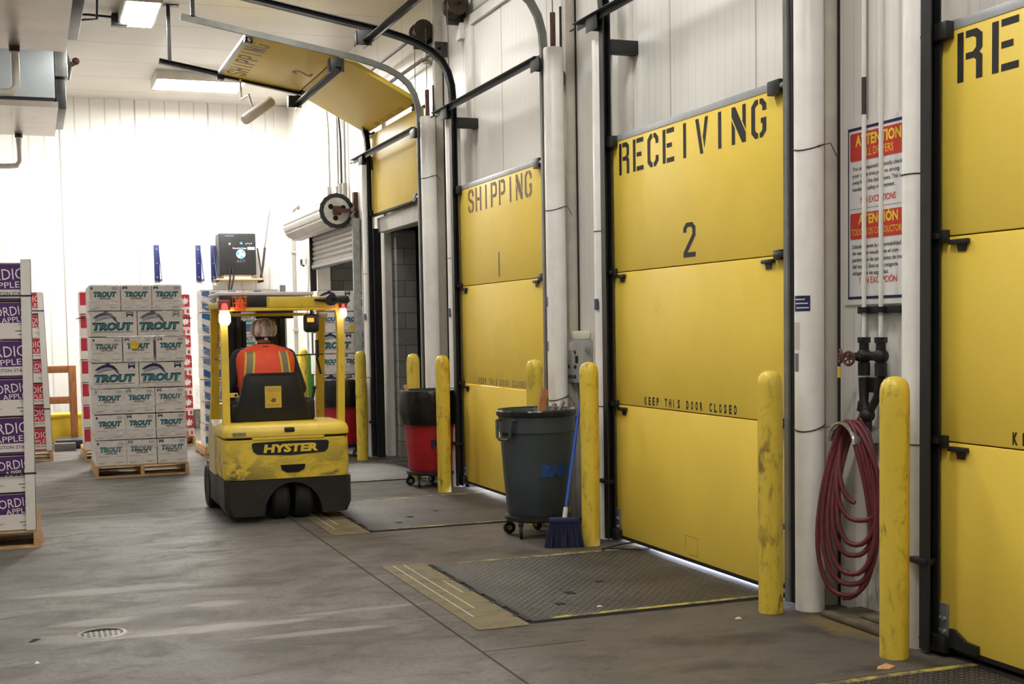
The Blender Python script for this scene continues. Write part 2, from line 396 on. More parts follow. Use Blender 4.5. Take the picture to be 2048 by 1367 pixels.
p = MB(); p.box(shade_in, (6.2,13.0,0),(6.4,16.2,2.9)); p.box(shade_in,(4.452,13.0,0),(6.4,13.2,2.9)); p.box(shade_in,(4.452,13.0,2.9),(6.4,16.2,3.0)); p.box(shade_in,(4.55,15.41,0),(6.2,15.6,2.9))  # walls coloured near-black for the unlit space past the raised door
p.box(shade_in,(4.452,2.3,-.03),(4.9,5.15,2.95))  # unseen black block added to keep daylight from under the nearest door
struct(p, 'wall_dark_boxes', 'near-black walls painted for the dark beyond the raised and nearest doors', 'wall')
# ------------------------------------------------------------------ stencil lettering
_LH=[(.46,1),(.25,1),(0,.85),(0,.15),(.25,0),(.46,0),(.46,.13),(.36,.15),(.26,.22),(.26,.78),(.36,.85),(.46,.87)]
_RT=[(.56,1),(.75,1),(1,.85),(1,.68),(.74,.68),(.74,.79),(.65,.86),(.56,.87)]
_RB=[(x,1-y) for x,y in _RT]
_LB=[(0,0),(.25,0),(.25,1),(0,1)]
G = {
'R':[_LB,[(.34,1),(.78,1),(1,.88),(1,.6),(.88,.52),(1,.45),(1,0),(.75,0),(.75,.38),(.66,.43),(.34,.43),(.34,.56),(.62,.56),(.75,.63),(.75,.81),(.64,.86),(.34,.86)]],
'E':[_LB,[(.35,.86),(1,.86),(1,1),(.35,1)],[(.35,.44),(.8,.44),(.8,.57),(.35,.57)],[(.35,0),(1,0),(1,.14),(.35,.14)]],
'C':[_LH,_RT,_RB],
'G':[_LH,_RT,[(.56,0),(.75,0),(1,.15),(1,.5),(.64,.5),(.64,.37),(.74,.37),(.74,.21),(.65,.14),(.56,.13)]],
'I':[[(.38,0),(.62,0),(.62,1),(.38,1)]],
'V':[[(0,1),(.26,1),(.62,0),(.38,0)],[(.76,1),(1,1),(.71,.12),(.58,.46)]],
'N':[[(0,1),(.26,1),(1,.24),(1,0),(.74,0),(0,.74)],[(.76,1),(1,1),(1,.32),(.76,.56)],[(0,.66),(.24,.42),(.24,0),(0,0)]],
'S':[[(.46,1),(.25,1),(0,.86),(0,.6),(.3,.47),(.74,.38),(.74,.2),(.65,.14),(.56,.13),(.56,0),(.75,0),(1,.14),(1,.42),(.7,.54),(.26,.63),(.26,.8),(.36,.86),(.46,.87)],_RT,[(1-x,1-y) for x,y in _RT]],
'H':[[(0,0),(.24,0),(.24,1),(0,1)],[(.76,0),(1,0),(1,1),(.76,1)],[(.3,.44),(.7,.44),(.7,.57),(.3,.57)]],
'P':[_LB,[(.34,1),(.78,1),(1,.88),(1,.5),(.78,.38),(.34,.38),(.34,.51),(.64,.51),(.75,.57),(.75,.8),(.64,.87),(.34,.87)]],
'1':[[(.38,0),(.62,0),(.62,1),(.42,1),(.34,.9),(.38,.9)]],
'2':[[(0,.72),(.26,.72),(.26,.8),(.36,.87),(.64,.87),(.74,.8),(.74,.66),(0,.14),(0,0),(1,0),(1,.14),(.34,.14),(1,.6),(1,.86),(.75,1),(.25,1),(0,.86)]],
}
def stencil_text(mb, mat, txt, x, y, w_, h, pitch, xf):
    for i,ch in enumerate(txt):
        for pl in G.get(ch, []):
            mb.poly(mat, [(x+i*pitch+px*w_, y+py*h) for px,py in pl], xf)

# ------------------------------------------------------------------ dock doors (sections are built in a local frame: x to the viewer's right, y up, z into the room)
XD = 4.05; TH = .05
SEC = [.975, .965, .985]
def section(parent, o, up, wid, h, k, word, num, ink, name='section'):
    ux = Vector((0,-1,0)); xf = frame(o, ux, up)
    s = MB(); s.box(doory, (0,.003,-TH), (wid,h-.003,0), .006, xf)
    if k < 2 and not (word=='SHIPPING' and num=='1' and k==0): s.box(rubber, (0,h-.02,-TH-.012), (wid,h+.02,-TH-.002), 0, xf)  # rubber backing added behind the seam so no daylight shows through
    sec = s.build(name, parent)
    if k == 2:
        s = MB(); s.box(alum, (.005,h-.042,-TH-.002), (wid-.005,h+.004,.004), .003, xf); s.build('top_cap', sec)
        s = MB(); L=len(word); stencil_text(s, ink, word, .19 if word[0]=='R' else .35, h-.29, .165, .225, .2265 if word[0]=='R' else .2165, xf@Matrix.Translation((0,0,.0012)))
        stencil_text(s, ink, num, wid/2-.06, .05, .165 if num=='2' else .15, .225, .2, xf@Matrix.Translation((0,0,.0012))); s.build('lettering', sec)
    if k == 1:
        s = MB(); xx = xf@Matrix.Translation((0,0,.0012))
        for i,ch in enumerate('KEEP THIS DOOR CLOSED'):
            if ch != ' ': s.text(ink, ch, .56+i*.0612, .022, .052, xx, bold=.045, width=.009 if ch=='I' else .032)
        s.build('lettering', sec)
    if k == 0:
        s = MB(); s.box(rubber, (0,-.022,-TH), (wid,.004,-.004), .004, xf); s.build('bottom_seal', sec)
    return xf
def hinge(parent, xf, x, y, sgn):
    """roller hinge with its lift handle; sgn +1 at the left edge of a door, -1 at the right edge"""
    m = MB()
    m.box(blackp, (min(x,x+sgn*.085),y-.028,.001), (max(x,x+sgn*.085),y+.03,.03), .004, xf)
    m.box(blackp, (min(x-sgn*.06,x+sgn*.05),y-.012,.012), (max(x-sgn*.06,x+sgn*.05),y+.016,.05), .004, xf)
    m.tube(darkst, [(x-sgn*.09,y,.03),(x+sgn*.03,y,.03)], .014, 10, xf=xf)
    h = m.build('roller_hinge', parent)
    m = MB(); a, b_ = x+sgn*.10, x+sgn*.225
    m.box(blackp, (min(a,b_),y-.042,.001), (max(a,b_),y-.018,.026), .005, xf)
    m.poly(brass, [(a+sgn*.035*1,y-.04),(a+sgn*.105,y-.04),(a+sgn*.095,y-.075),(a+sgn*.045,y-.075)], xf@Matrix.Translation((0,0,.006)), .005)
    m.build('lift_handle', h)
def corner_roller(parent, xf, x, y, sgn, nm):
    m = MB(); m.box(blackp, (min(x-sgn*.02,x+sgn*.11),y-.05,.002), (max(x-sgn*.02,x+sgn*.11),y+.03,.05), .006, xf)
    m.tube(galv, [(x-sgn*.1,y-.01,.03),(x,y-.01,.03)], .018, 10, xf=xf); m.build(nm, parent)
WORDS = {'S2':('SHIPPING','2',stencilf),'S1':('SHIPPING','1',stencilf),'R2':('RECEIVING','2',stencil),'R3':('RECEIVING','3',stencil)}
DL = {'S2':'yellow sectional dock door rolled up overhead on curved tracks','S1':'closed yellow sectional dock door stencilled SHIPPING 1','R2':'closed yellow sectional dock door stencilled RECEIVING 2','R3':'nearest yellow sectional dock door, cut off by the right edge'}
for i,(nm,yl,yr,dz) in enumerate(DOORS):
    root = thing(f'door_{i+1}', DL[nm], 'dock door', (0,0,0)); root['kind'] = 'structure'
    wid = yl-yr+.12; word,num,ink = WORDS[nm]
    if nm == 'R3': num = ''
    if nm == 'S2':
        geo = [((XD,3.02),(XD,4.0)), ((XD-.02,4.03),(3.19,4.47)), ((3.17,4.475),(2.21,4.635))]
    else:
        z0 = {'S1':.072,'R2':.046,'R3':.05}[nm]; geo = [((XD,z0),(XD,z0+SEC[0])),((XD,z0+SEC[0]),(XD,z0+SEC[0]+SEC[1])),((XD,z0+SEC[0]+SEC[1]),(XD,z0+sum(SEC)))]
    for k,(a,b_) in enumerate(geo):
        up = Vector((b_[0]-a[0],0,b_[1]-a[1])); h = up.length
        xf = section(root, (a[0],yl+.06,a[1]), up, wid, h, k, word, num, ink)
        if k > 0:
            hinge(root, xf, .06, 0, 1); hinge(root, xf, wid-.06, 0, -1)
        if k == 2: corner_roller(root, xf, .06, h-.03, 1, 'top_roller'); corner_roller(root, xf, wid-.06, h-.03, -1, 'top_roller')
        if k == 0 and nm == 'R2':
            m = MB(); q_ = xf@Matrix.Translation((0,0,.0012))
            for a4 in ((1.14,.05,1.144,.15),(1.14,.15,1.31,.153),(1.307,.02,1.31,.15),(1.2,.03,1.307,.033)): m.rect(M('crack_line',(150,120,40),.7),*a4,q_)
            m.build('patch_outline', root)
        if k == 0:
            corner_roller(root, xf, .06, .02, 1, 'bottom_bracket'); corner_roller(root, xf, wid-.06, .02, -1, 'bottom_bracket')
            if nm != 'S2':
                m = MB(); m.box(galv, (.07,.03,.001), (.15,.2,.012), .002, xf)
                for bx in (.09,.13):
                    for bz in (.07,.13): m.tube(alum, [(bx,bz,.012),(bx,bz,.02)], .009, 8, xf=xf)
                m.build('corner_plate', root)
            if nm == 'R3':
                m = MB(); m.poly(blackp, [(.17,.0),(.36,.0),(.36,.045),(.28,.05),(.2,.09),(.17,.09)], xf@Matrix.Translation((0,0,.02)), .018); m.build('step_plate', root)
# ------------------------------------------------------------------ tracks, counterweight tubes and braces
def arc_path(yy, xt, zt=3.83, xe=1.54, z0=.02):
    pts = [(4.0,yy,z0),(4.0,yy,zt)]
    ctl = [(4.0,3.83),(3.99,3.96),(3.955,4.09),(3.89,4.2),(3.79,4.285),(3.66,4.35),(3.5,4.4),(3.32,4.445)]
    for x,z in ctl[1:]: pts.append((x,yy,z+zt-3.83))
    pts.append((xe,yy,4.445+(3.32-xe)*.172+zt-3.83)); return pts
CH = [(-.03,-.03),(.03,-.03),(.03,-.022),(-.022,-.022),(-.022,.022),(.03,.022),(.03,.03),(-.03,.03)]
trkg = M('grey_track_steel', (128,128,122), .45, .35, var=.2, scale=5)
SIDES = {'S2':(15.53,13.3),'S1':(12.145,9.765),'R2':(8.59,6.175),'R3':(4.985,2.6)}
WHO = {'S2':'raised yellow door','S1':'SHIPPING 1 door','R2':'RECEIVING 2 door','R3':'nearest yellow door'}
LIFT = {'S2':0,'S1':.02,'R2':.03,'R3':.03}
for nm,(ya,yb) in SIDES.items():
    for yy,side,mt in ((ya,'far',blackp),(yb,'near',trkg)):
        s_ = 1 if side=='far' else -1
        t = thing('door_track', f'{"black" if side=="far" else "grey"} steel door track curving overhead at the {side} edge of the {WHO[nm]}', 'door track', (0,0,0), group='steel tracks of the dock doors')
        m = MB(); w2 = .036 if side=='far' else .02
        prof = [(a*w2/.03*-s_, b_) for a,b_ in CH]
        m.sweep(mt, arc_path(yy,4.0,3.83+LIFT[nm]), prof, (0,1,0)); m.build('rail', t, 30)
        if side=='near': m = MB(); m.box(blackp,(3.985,yy-.048,.02),(4.06,yy-.021,3.8),.003); m.build('guide_angle', t)
        for z in (3.62,):
            m = MB(); m.box(mt, (4.03,yy-.05,z-.05),(XW-.002,yy+.02,z+.05),.004); m.build('wall_bracket', t)
        if nm in ('S2','S1'):
            m = MB(); xh = 1.66; zh = 4.445+(3.32-xh)*.172
            m.box(blackp,(xh-.02,yy-.02,zh+.02),(xh+.02,yy+.02,ZC-.003)); m.box(blackp,(xh-.05,yy-.05,ZC-.012),(xh+.12,yy+.05,ZC-.001)); m.build('ceiling_hanger', t)
        m = MB(); m.box(mt,(3.96,yy-.06*s_ if s_<0 else yy-.02,.43),(4.03,yy+.02 if s_<0 else yy+.1,.46),.004); m.build('track_clip', t)
    # counterweight tubes standing beside the tracks
    if nm!='R3':
        yt = {'S2':13.091,'S1':9.633,'R2':6.033}[nm]; zt = 3.83 if nm!='R2' else 3.9
        t = thing('counterweight_tube', f'thick white steel tube standing at the near side of the {WHO[nm]}', 'pipe', (4.03,yt,0), group='white counterweight tubes by the doors')
        m = MB(); m.lathe(tubew, [(.081,0),(.081,zt-.01),(.076,zt),(.0001,zt)], 28); m.build('tube', t)
        m = MB(); m.tube(rust, [(0,.0,zt),(0,.0,zt+.28)], .022, 10); m.tube(blackp, [(0,0,zt+.28),(0,0,ZC-.1 if nm!='S2' else 4.75)], .004, 6); m.build('cable_rod', t)
        for z in ((1.02,2.55) if nm!='S2' else (3.2,)):
            m = MB(); m.tube(blackp, [(.084*cos(a),.084*sin(a),z+.02*sin(a*1.3)) for a in [k*2*pi/20 for k in range(20)]], .0035, 6, closed=True); m.tube(blackp,[(.0,-.084,z),(.05,-.13,z+.01),(.09,-.13,z-.06)],.003,6); m.build('tie_wire', t)
        if nm=='R2':
            m = MB()
            xf = frame((0,0,0),(0,-1,0),(0,0,1))
            def patch(mat,a0,a1,z0,z1,r=.0822):
                n=6; vs=[]; 
                for i in range(n+1):
                    a=a0+(a1-a0)*i/n; vs += [(-r*cos(a),-r*sin(a),z0),(-r*cos(a),-r*sin(a),z1)]
                m.add(vs,[(2*i,2*i+2,2*i+3,2*i+1) for i in range(n)],mat)
            patch(navy,-.25,1.05,1.66,1.745); patch(M('pale_sticker',(206,200,190),.6),-.4,.3,1.45,1.6); patch(inkgrey,-.28,.2,1.33,1.43)
            patch(M('white_ink',(235,235,235),.6),-.1,.9,1.70,1.706,.0826); patch(MATS['white_ink'],-.1,.7,1.722,1.728,.0826)
            patch(MATS['white_ink'],.0,.95,1.676,1.682,.0826)
            m.build('stickers', t)
        if nm=='S1':
            m = MB()
            for z in (1.76,1.4):
                n=6; vs=[]
                for i in range(n+1):
                    a=-.35+.5*i/n; vs += [(-.0822*cos(a),-.0822*sin(a),z),(-.0822*cos(a),-.0822*sin(a),z+.08)]
                m.add(vs,[(2*i,2*i+2,2*i+3,2*i+1) for i in range(n)],inkgrey)
            m.build('stickers', t)
    yt = {'S2':15.75,'S1':12.30,'R2':8.735,'R3':5.13}[nm]
    t = thing('counterweight_tube', f'slim white tube behind the black track of the {WHO[nm]}', 'pipe', (4.045,yt,0), group='white counterweight tubes by the doors')
    m = MB(); m.lathe(tubew, [(.076,0),(.076,3.69),(.072,3.7),(.0001,3.7)], 24); m.build('tube', t)
    for z in (2.3,1.0):
        m = MB(); m.tube(blackp, [(.079*cos(a),.079*sin(a),z) for a in [k*2*pi/18 for k in range(18)]], .003, 6, closed=True); m.build('tie_wire', t)
    if nm!='R3':
        m = MB(); m.box(navy,(-.082,-.05,1.72),(-.0762,.01,1.8)); m.build('blue_tag', t)
    # level brace between the two tracks, with its end plates
    if nm!='R3':
        ye,yn = {'S2':(16.05,13.3),'S1':(12.55,9.75),'R2':(8.95,6.2)}[nm]; zb={'S2':3.75,'S1':3.78,'R2':3.86}[nm]
        t = thing('angle_brace', f'dark steel angle bar running level between the tracks above the {WHO[nm]}', 'bar', (0,0,0), group='level braces above the dock doors')
        m = MB(); m.sweep(darkst, [(3.93,ye,zb),(3.93,yn-.02,zb)], [(0,-.02),(0,.03),(-.006,.03),(-.006,-.014),(-.05,-.014),(-.05,-.02)], (0,0,1)); m.build('bar', t, 30)
        for yy in (ya+.06,yb):
            m = MB(); m.box(darkst,(3.92,yy-.008,zb-.115),(4.06,yy+.008,zb-.005),.003); m.box(darkst,(3.918,yy-.1,zb-.115),(3.926,yy+.09,zb-.005),.002); m.build('end_plate', t)
        m = MB(); m.tube(rust,[(3.93,ye,zb-.03),(3.93,ye+.1,zb-.03)],.007,8); m.build('bolt', t)
# cross bars between the overhead rails
for nm,x,z,lab in (('S2',3.12,4.40,'dark steel crossbar tying the overhead rails under the raised yellow door'),('S1',3.12,4.43,'dark steel crossbar at the top, tying rails nearer than the raised door')):
    ya,yb = SIDES[nm]
    t = thing('angle_brace', lab, 'bar', (0,0,0), group='crossbars between the overhead rails')
    m = MB(); m.sweep(darkst,[(x,ya+.12,z-.07),(x,yb-.1,z-.07)],[(0,-.03),(0,.03),(-.006,.03),(-.006,-.022),(-.05,-.022),(-.05,-.03)],(0,0,1)); m.build('bar', t, 30)
    for yy in (ya,yb):
        m = MB(); m.box(darkst,(x-.09,yy-.06,z-.12),(x+.06,yy-.05,z+.02),.002); m.box(darkst,(x-.09,yy-.06,z-.12),(x-.08,yy+.05,z+.02),.002); m.build('end_plate', t)
# cable drums with their torsion shafts high on the wall
for nm,yd,lab in (('S2',13.42,'dark cable drum and torsion shaft high on the wall above the raised yellow door'),('S1',12.25,'dark cable drum and torsion shaft at the top edge above the SHIPPING 1 door')):
    ye = 15.8 if nm=='S2' else 9.9
    t = thing('torsion_shaft', lab, 'shaft', (0,0,0))
    m = MB(); m.tube(blackp,[(4.08,min(yd,ye),4.79),(4.08,max(yd,ye),4.79)],.016,10); m.build('shaft', t)
    m = MB(); xf = axial((4.08,yd-.1,4.79),(4.08,yd+.2,4.79)); m.lathe(brass,[(.0001,0),(.11,0),(.11,.02),(.075,.05),(.07,.15),(.09,.19),(.105,.2),(.105,.22),(.0001,.22)],24,xf); m.build('drum', t)
    m = MB(); m.box(darkst,(4.04,yd+.16,4.64),(XW-.002,yd+.19,4.9),.004); m.box(white,(4.17,yd+.12,4.5),(XW-.001,yd+.26,4.66),.004); m.build('bearing_plate', t)
    m = MB(); m.tube(blackp,[(4.0,yd,4.79),(4.0,yd,3.9)],.004,6); m.build('lift_cable', t)
    if nm=='S2':
        m = MB(); m.tube(blackp,[(4.15,13.0,4.53),(4.15,15.7,4.53)],.014,8)
        m.build('lower_shaft', t)
        for q in (13.0,15.6): m = MB(); m.box(darkst,(4.1,q,4.45),(XW-.002,q+.04,4.6)); m.build('bearing_plate', t)
# ------------------------------------------------------------------ dock levelers let into the floor
platem = M('worn_tread_plate', (56,53,49), .55, .3, var=.3, scale=3, dirt=((62,56,48), .3, 4))
treadm = M('polished_tread', (96,92,86), .4, .45, var=.3, scale=3)
def mat_worn(name, rgb, base, k, sc):
    t = NT(name); n = t.noise(9, 5, .65, sc, True); return t.fin(t.mix(t.ramp(n, k-.08, k+.08), lin(base), lin(rgb)), .6)
wornY = mat_worn('worn_yellow_line', (170,156,74), (92,86,72), .53, (1,1,1))
wornF = mat_worn('worn_ochre_floor_paint', (118,106,76), (90,83,72), .45, (.5,1,1))
scr = M('bright_scrape', (200,194,180), .45, .3, var=.3, scale=20)
lev_t = MB(); n_ = 0
PX0,PX1,PW = 2.5,4.16,1.84
yy = .05
iy = 0
while yy < PW-.04:
    xx = PX0+.04; ix = 0
    while xx < 4.0:
        a = .55 if (ix+iy) % 2 else -.55
        a += pi/2 if False else 0
        l,wd,hh = .016,.0055,.0028; ca,sa = cos(a+pi/2),sin(a+pi/2)
        P = [(l*ca,l*sa),(-wd*sa,wd*ca),(-l*ca,-l*sa),(wd*sa,-wd*ca)]
        lev_t.add([(xx+p[0],yy+p[1],.0) for p in P]+[(xx,yy,hh)],[(0,1,4),(1,2,4),(2,3,4),(3,0,4)],treadm)
        xx += .028; ix += 1
    yy += .034; iy += 1
tread_me = lev_t.mesh('tread', 20, False)
LEV = [('R2',6.39,'steel dock leveler plate in the floor before the RECEIVING 2 door'),('S1',9.82,'steel dock leveler plate in the floor before the SHIPPING 1 door'),('S2',13.1,'steel dock leveler plate in the floor before the open doorway'),('R3',2.90,'steel dock leveler plate at the bottom right corner')]
for nm,y0,lab in LEV:
    t = thing('dock_leveler', lab, 'dock leveler', (0,y0,.002), group='dock levelers in the floor')
    m = MB(); m.box(shade_in,(PX0-.03,-.025,-.001),(PX1,PW+.025,.0008)); m.build('pit_gap', t)
    m = MB(); m.box(platem,(PX0,0,.0),(PX1+.2 if nm=='S2' else PX1,PW,.006),.002); pl = m.build('plate', t)
    o = bpy.data.objects.new('tread', tread_me); C.objects.link(o); o.parent = pl; o.location.z = .006
    for ys in (.0,PW-.055):
        m = MB(); m.box(wornY,(PX0+.12,ys+.006,.0064),(PX1-.12,ys+.05,.0082)); m.build('yellow_edge', t)
    for q in range(5):
        m = MB(); m.box(blackp,(PX0-.022,.02+q*.38,.001),(PX0+.006,.17+q*.38,.0072)); m.box(blackp,(PX0-.045,.15+q*.38,.0012),(PX0-.01,.19+q*.38,.003)); m.build('hinge_slot', t)
    for hx,hy,l in ((2.95,.55,.07),(2.78,.3,.05),(3.25,.8,.04)): m = MB(); m.box(shade_in,(hx,hy,.006),(hx+.05,hy+l,.0095)); m.build('drain_slot', t)
    m = MB(); m.box(wornF,(2.17,-.06,.0002),(PX0-.03,PW+.1,.0016)); m.build('painted_apron', t)
    for sx,sa,sb in ((2.245,.25,1.95),(2.32,.45,1.92),(2.4,.9,1.3)):
        m = MB(); m.box(scr,(sx,sa,.0016),(sx+.009,min(sb,PW+.08),.0024)); m.build('scrape', t)
# ------------------------------------------------------------------ bollards
def bollard_mesh():
    m = MB(); r=.069
    fn = lambda a,z: 1-.055*(0.5-.5*cos(8*a))*(1 if z<1.25 else 0)
    m.lathe(bolly,[(r,0),(r*1.0,.02),(r,1.25),(r*.985,1.272),(r*.9,1.302),(r*.7,1.325),(r*.4,1.336),(.0001,1.34)],40,fn=fn); return m.mesh('bollard')
bme = bollard_mesh()
for x,y,lab in ((3.8,15.35,'yellow bollard at the far side of the open doorway, right behind the forklift'),(3.8,13.05,'yellow bollard behind the red bin at the near side of the open doorway'),
                (3.77,11.93,'yellow bollard right of the red bin, beside the SHIPPING 1 door'),(3.8,9.57,'yellow bollard behind the grey bin, at the near edge of the SHIPPING 1 door'),
                (3.8,8.50,'yellow bollard beside the blue broom, at the far edge of the RECEIVING 2 door'),(3.8,6.07,'yellow bollard at the near edge of the RECEIVING 2 door'),
                (3.81,5.00,'scuffed yellow bollard in front of the hanging red hose'),(3.8,18.86,'yellow bollard by the green bin, seen past the driver')):
    o = bpy.data.objects.new('bollard', bme); C.objects.link(o); o.location=(x,y,0); tag(o,lab,'bollard','yellow bollards along the dock doors')
# ------------------------------------------------------------------ rolling steel door
t = thing('rolling_door', 'small corrugated steel rolling door with exposed barrel, left of the raised yellow door', 'rolling door', (0,0,0))
slat = M('weathered_steel_slats', (168,164,158), .42, .45, var=.12, scale=6, dirt=((120,104,88), .3, 5, (1,.3,1)))
m = MB(); xf = axial((3.99,17.27,3.22),(3.99,19.98,3.22)); m.lathe(slat,[(.0001,.0),(.225,.0),(.225,2.7),(.0001,2.7)],64,xf,fn=lambda a,z: 1-.05*(1 if cos(12*a)>.8 else 0)); m.build('barrel', t, 25)
m = MB(); m.lathe(M('pale_end_disc',(206,206,196),.5),[(.0001,-.03),(.18,-.03),(.18,-.005),(.0001,-.005)],40,xf)
ed = m.build('end_disc', t)
m = MB(); m.lathe(blackp,[(.18,-.035),(.235,-.035),(.235,.0),(.18,.0),(.18,-.035)],48,xf,cap=False,fn=lambda a,z: 1+.03*(1 if cos(16*a)>.3 else 0))
for a in (.6,2.7,4.9): m.lathe(shade_in,[(.0001,-.034),(.036,-.034),(.036,-.03),(.0001,-.03)],16,xf@Matrix.Translation((.1*cos(a),.1*sin(a),0)))
m.build('end_ring', ed)
m = MB(); m.box(rust,(3.97,17.15,3.195),(XW-.004,17.2,3.245)); m.box(rust,(XW-.06,17.08,2.95),(XW-.002,17.16,3.46)); m.box(rust,(3.93,17.17,3.16),(4.04,17.23,3.28),.01); m.build('shaft_bracket', t)
m = MB(); zz = 2.6
prof=[]
while zz < 3.2:
    prof += [(zz,0),(zz+.018,.022),(zz+.052,.022),(zz+.07,0)]; zz += .074
vs=[]; 
for z,d in prof: vs += [(4.19-d,17.0,z),(4.19-d,19.74,z)]
m.add(vs,[(2*i,2*i+1,2*i+3,2*i+2) for i in range(len(prof)-1)],slat); m.box(slat,(4.15,17.0,2.56),(4.21,19.8,2.61),.005); m.box(blackp,(4.16,17.0,2.535),(4.2,19.74,2.56))
m.build('slat_curtain', t, 20)
for y0 in (16.93,19.74):
    m = MB(); m.box(galv if y0<18 else blackp,(4.13,y0,0.01),(4.225,y0+.055,3.1)); m.build('guide_rail', t)
# conduits, cable drops
cond = M('grey_conduit',(186,182,176),.4,.4,var=.1)
for k,(yy,z0,lab) in enumerate(((18.6,3.55,'leftmost grey conduit dropping to the steel rolling door'),(18.05,3.5,'grey conduit dropping to the rolling door, second from left'),(17.85,3.52,'dark bent cable dropping to the rolling door between two conduits'),(17.62,3.5,'rightmost grey conduit dropping to the steel rolling door'))):
    t = thing('conduit', lab, 'conduit', (0,0,0), group='conduits above the rolling door')
    m = MB(); bend = .16 if k in (0,2) else 0
    m.tube(cond if k!=2 else darkst,[(4.21,yy+bend,5.38),(4.21,yy+bend,4.95-.12*k),(4.21,yy+bend*.6,4.8-.12*k),(4.21,yy+bend*.1,4.55-.12*k),(4.21,yy,4.4-.12*k),(4.21,yy,z0+.1)],.016,8); m.build('pipe', t)
    m = MB(); m.tube(cond,[(4.2,yy,z0-.07),(4.2,yy,z0+.14)],.034,10); m.build('fitting', t)
t = thing('conduit', 'grey bent conduit rising in the back corner left of the rolling barrel', 'conduit', (0,0,0))
m = MB(); m.tube(cond,[(4.21,21.45,.3),(4.21,21.45,3.4),(4.2,21.38,3.55),(4.2,21.2,3.62),(4.2,20.5,3.66),(4.2,20.3,3.55)],.028,10); m.build('pipe', t)
m = MB()
for z in (1.6,2.9): m.box(cond,(4.17,21.4,z),(XW-.002,21.5,z+.04))
m.build('strap', t)
t = thing('conduit', 'white vertical duct on the wall under the rolling barrel', 'conduit', (0,0,0))
m = MB(); m.box(white,(4.18,20.55,2.75),(XW-.002,20.68,4.2),.005); m.build('duct', t); m = MB(); m.tube(darkst,[(4.17,20.62,2.75),(4.17,20.62,2.66),(4.17,20.45,2.64)],.02,8); m.tube(cond,[(4.2,20.3,3.0),(4.2,20.2,2.5),(4.2,20.4,1.9),(4.2,20.4,.4)],.018,8); m.build('hanging_cable', t)
# rope loop hanging in the open doorway
t = MB(); rope = M('pale_rope',(150,146,138),.8)
pts=[(4.3,13.9,2.78),(4.3,13.88,2.3),(4.3,13.87,1.98)]
t.tube(rope,pts,.008,6)
t.tube(rope,[(4.3,13.87+.05*sin(a),1.78-.2*cos(a)) for a in [k*2*pi/18 for k in range(18)]],.011,6,closed=True)
tag(t.build('rope_loop'),'pale pull rope ending in a loop, hanging in the dark open doorway','rope')
t = MB(); t.box(white,(4.12,13.55,2.80),(XW-.003,15.6,2.98),.004); tag(t.build('door_header'),'white header bar under the raised yellow door','bar')
# ------------------------------------------------------------------ hanging dock light
t = thing('dock_light','white cylindrical dock light on an arm below the overhead rail','dock light',(0,0,0))
m = MB(); xf = axial((2.72,14.9,4.24),(2.34,14.75,3.96)); m.lathe(white,[(.0001,.0),(.055,0),(.06,.01),(.06,.42),(.05,.45),(.0001,.46)],24,xf); m.build('housing', t)
m = MB(); m.lathe(brass,[(.0001,-.004),(.045,-.004),(.045,.0),(.0001,.0)],20,xf); m.build('lens', t)
m = MB(); m.tube(white,[(2.5,14.85,4.1),(2.46,14.9,4.3),(2.46,15.45,4.34),(2.46,15.47,4.58)],.014,8); m.build('arm', t)
# ------------------------------------------------------------------ wall control box
t = thing('control_panel','grey push-button control box on the wall left of the RECEIVING 2 door','control box',(0,0,0))
gm = M('grey_panel_enamel',(176,174,172),.45,.1,var=.08)
m = MB(); m.box(gm,(4.15,9.42,1.14),(XW-.002,9.74,1.49),.006); body=m.build('enclosure', t)
xf = frame((4.1495,9.74,1.14),(0,-1,0),(0,0,1))
m = MB(); m.rect(M('white_label',(225,222,216),.6),.06,.26,.14,.33,xf,-.001); m.rect(inkblk,.19,.16,.25,.22,xf,-.001); m.build('labels', t)
for k,(bx,bz,cl) in enumerate(((.05,.05,blackp),(.12,.05,blackp),(.19,.05,blackp),(.06,.13,brass),(.2,.13,blackp),(.2,.25,M('red_button',(150,40,36),.4)))):
    m = MB(); m.lathe(cl,[(.0001,.012),(.014,.012),(.016,.0)],12,xf@Matrix.Translation((bx,bz,0))@Matrix.Diagonal((1,1,1,1))); m.build('push_button', t)
m = MB(); m.lathe(galv,[(.0001,.02),(.02,.02),(.02,0)],14,frame((4.2,9.4195,1.41),(1,0,0),(0,0,1))); m.build('key_switch', t)
m = MB(); m.box(M('cream_plastic',(232,228,210),.4),(4.16,9.45,1.49),(XW-.003,9.66,1.56),.012); tag(m.build('junction_box'),'small cream box sitting on top of the grey control box','box')
t = thing('conduit','vertical conduits running down the wall below the grey control box','conduit',(0,0,0))
for yy,r in ((9.66,.026),(9.5,.02)):
    m = MB(); m.tube(cond,[(4.21,yy,.02),(4.21,yy,1.14)],r,10); m.build('pipe', t)
# ------------------------------------------------------------------ safety notice, pipes, valves and hose
t = thing('safety_notice','white and red bilingual attention notice on the wall behind the thin pipes','sign',(0,0,0))
SW_,SH_ = .585,.985; KX=.585/.8; xf = frame((4.238,5.995,1.69),(0,-1,0),(0,0,1)); X1 = xf@Matrix.Translation((0,0,.002)); X2 = xf@Matrix.Translation((0,0,.003))
paper = M('notice_paper',(232,230,228),.5,var=.04); redp = M('notice_red',(206,62,54),.5,var=.06); yelp = M('notice_yellow',(240,214,70),.5); dk = M('notice_black',(60,58,62),.6)
m = MB(); m.rect(paper,0,0,SW_,SH_,xf,.006); m.build('board', t)
m = MB()
for a in ((.03,.03,.04,SH_-.03),(SW_-.04,.03,SW_-.03,SH_-.03),(.03,.03,SW_-.03,.045),(.03,SH_-.045,SW_-.03,SH_-.03)): m.rect(navy,*a,X1)
m.build('border', t)
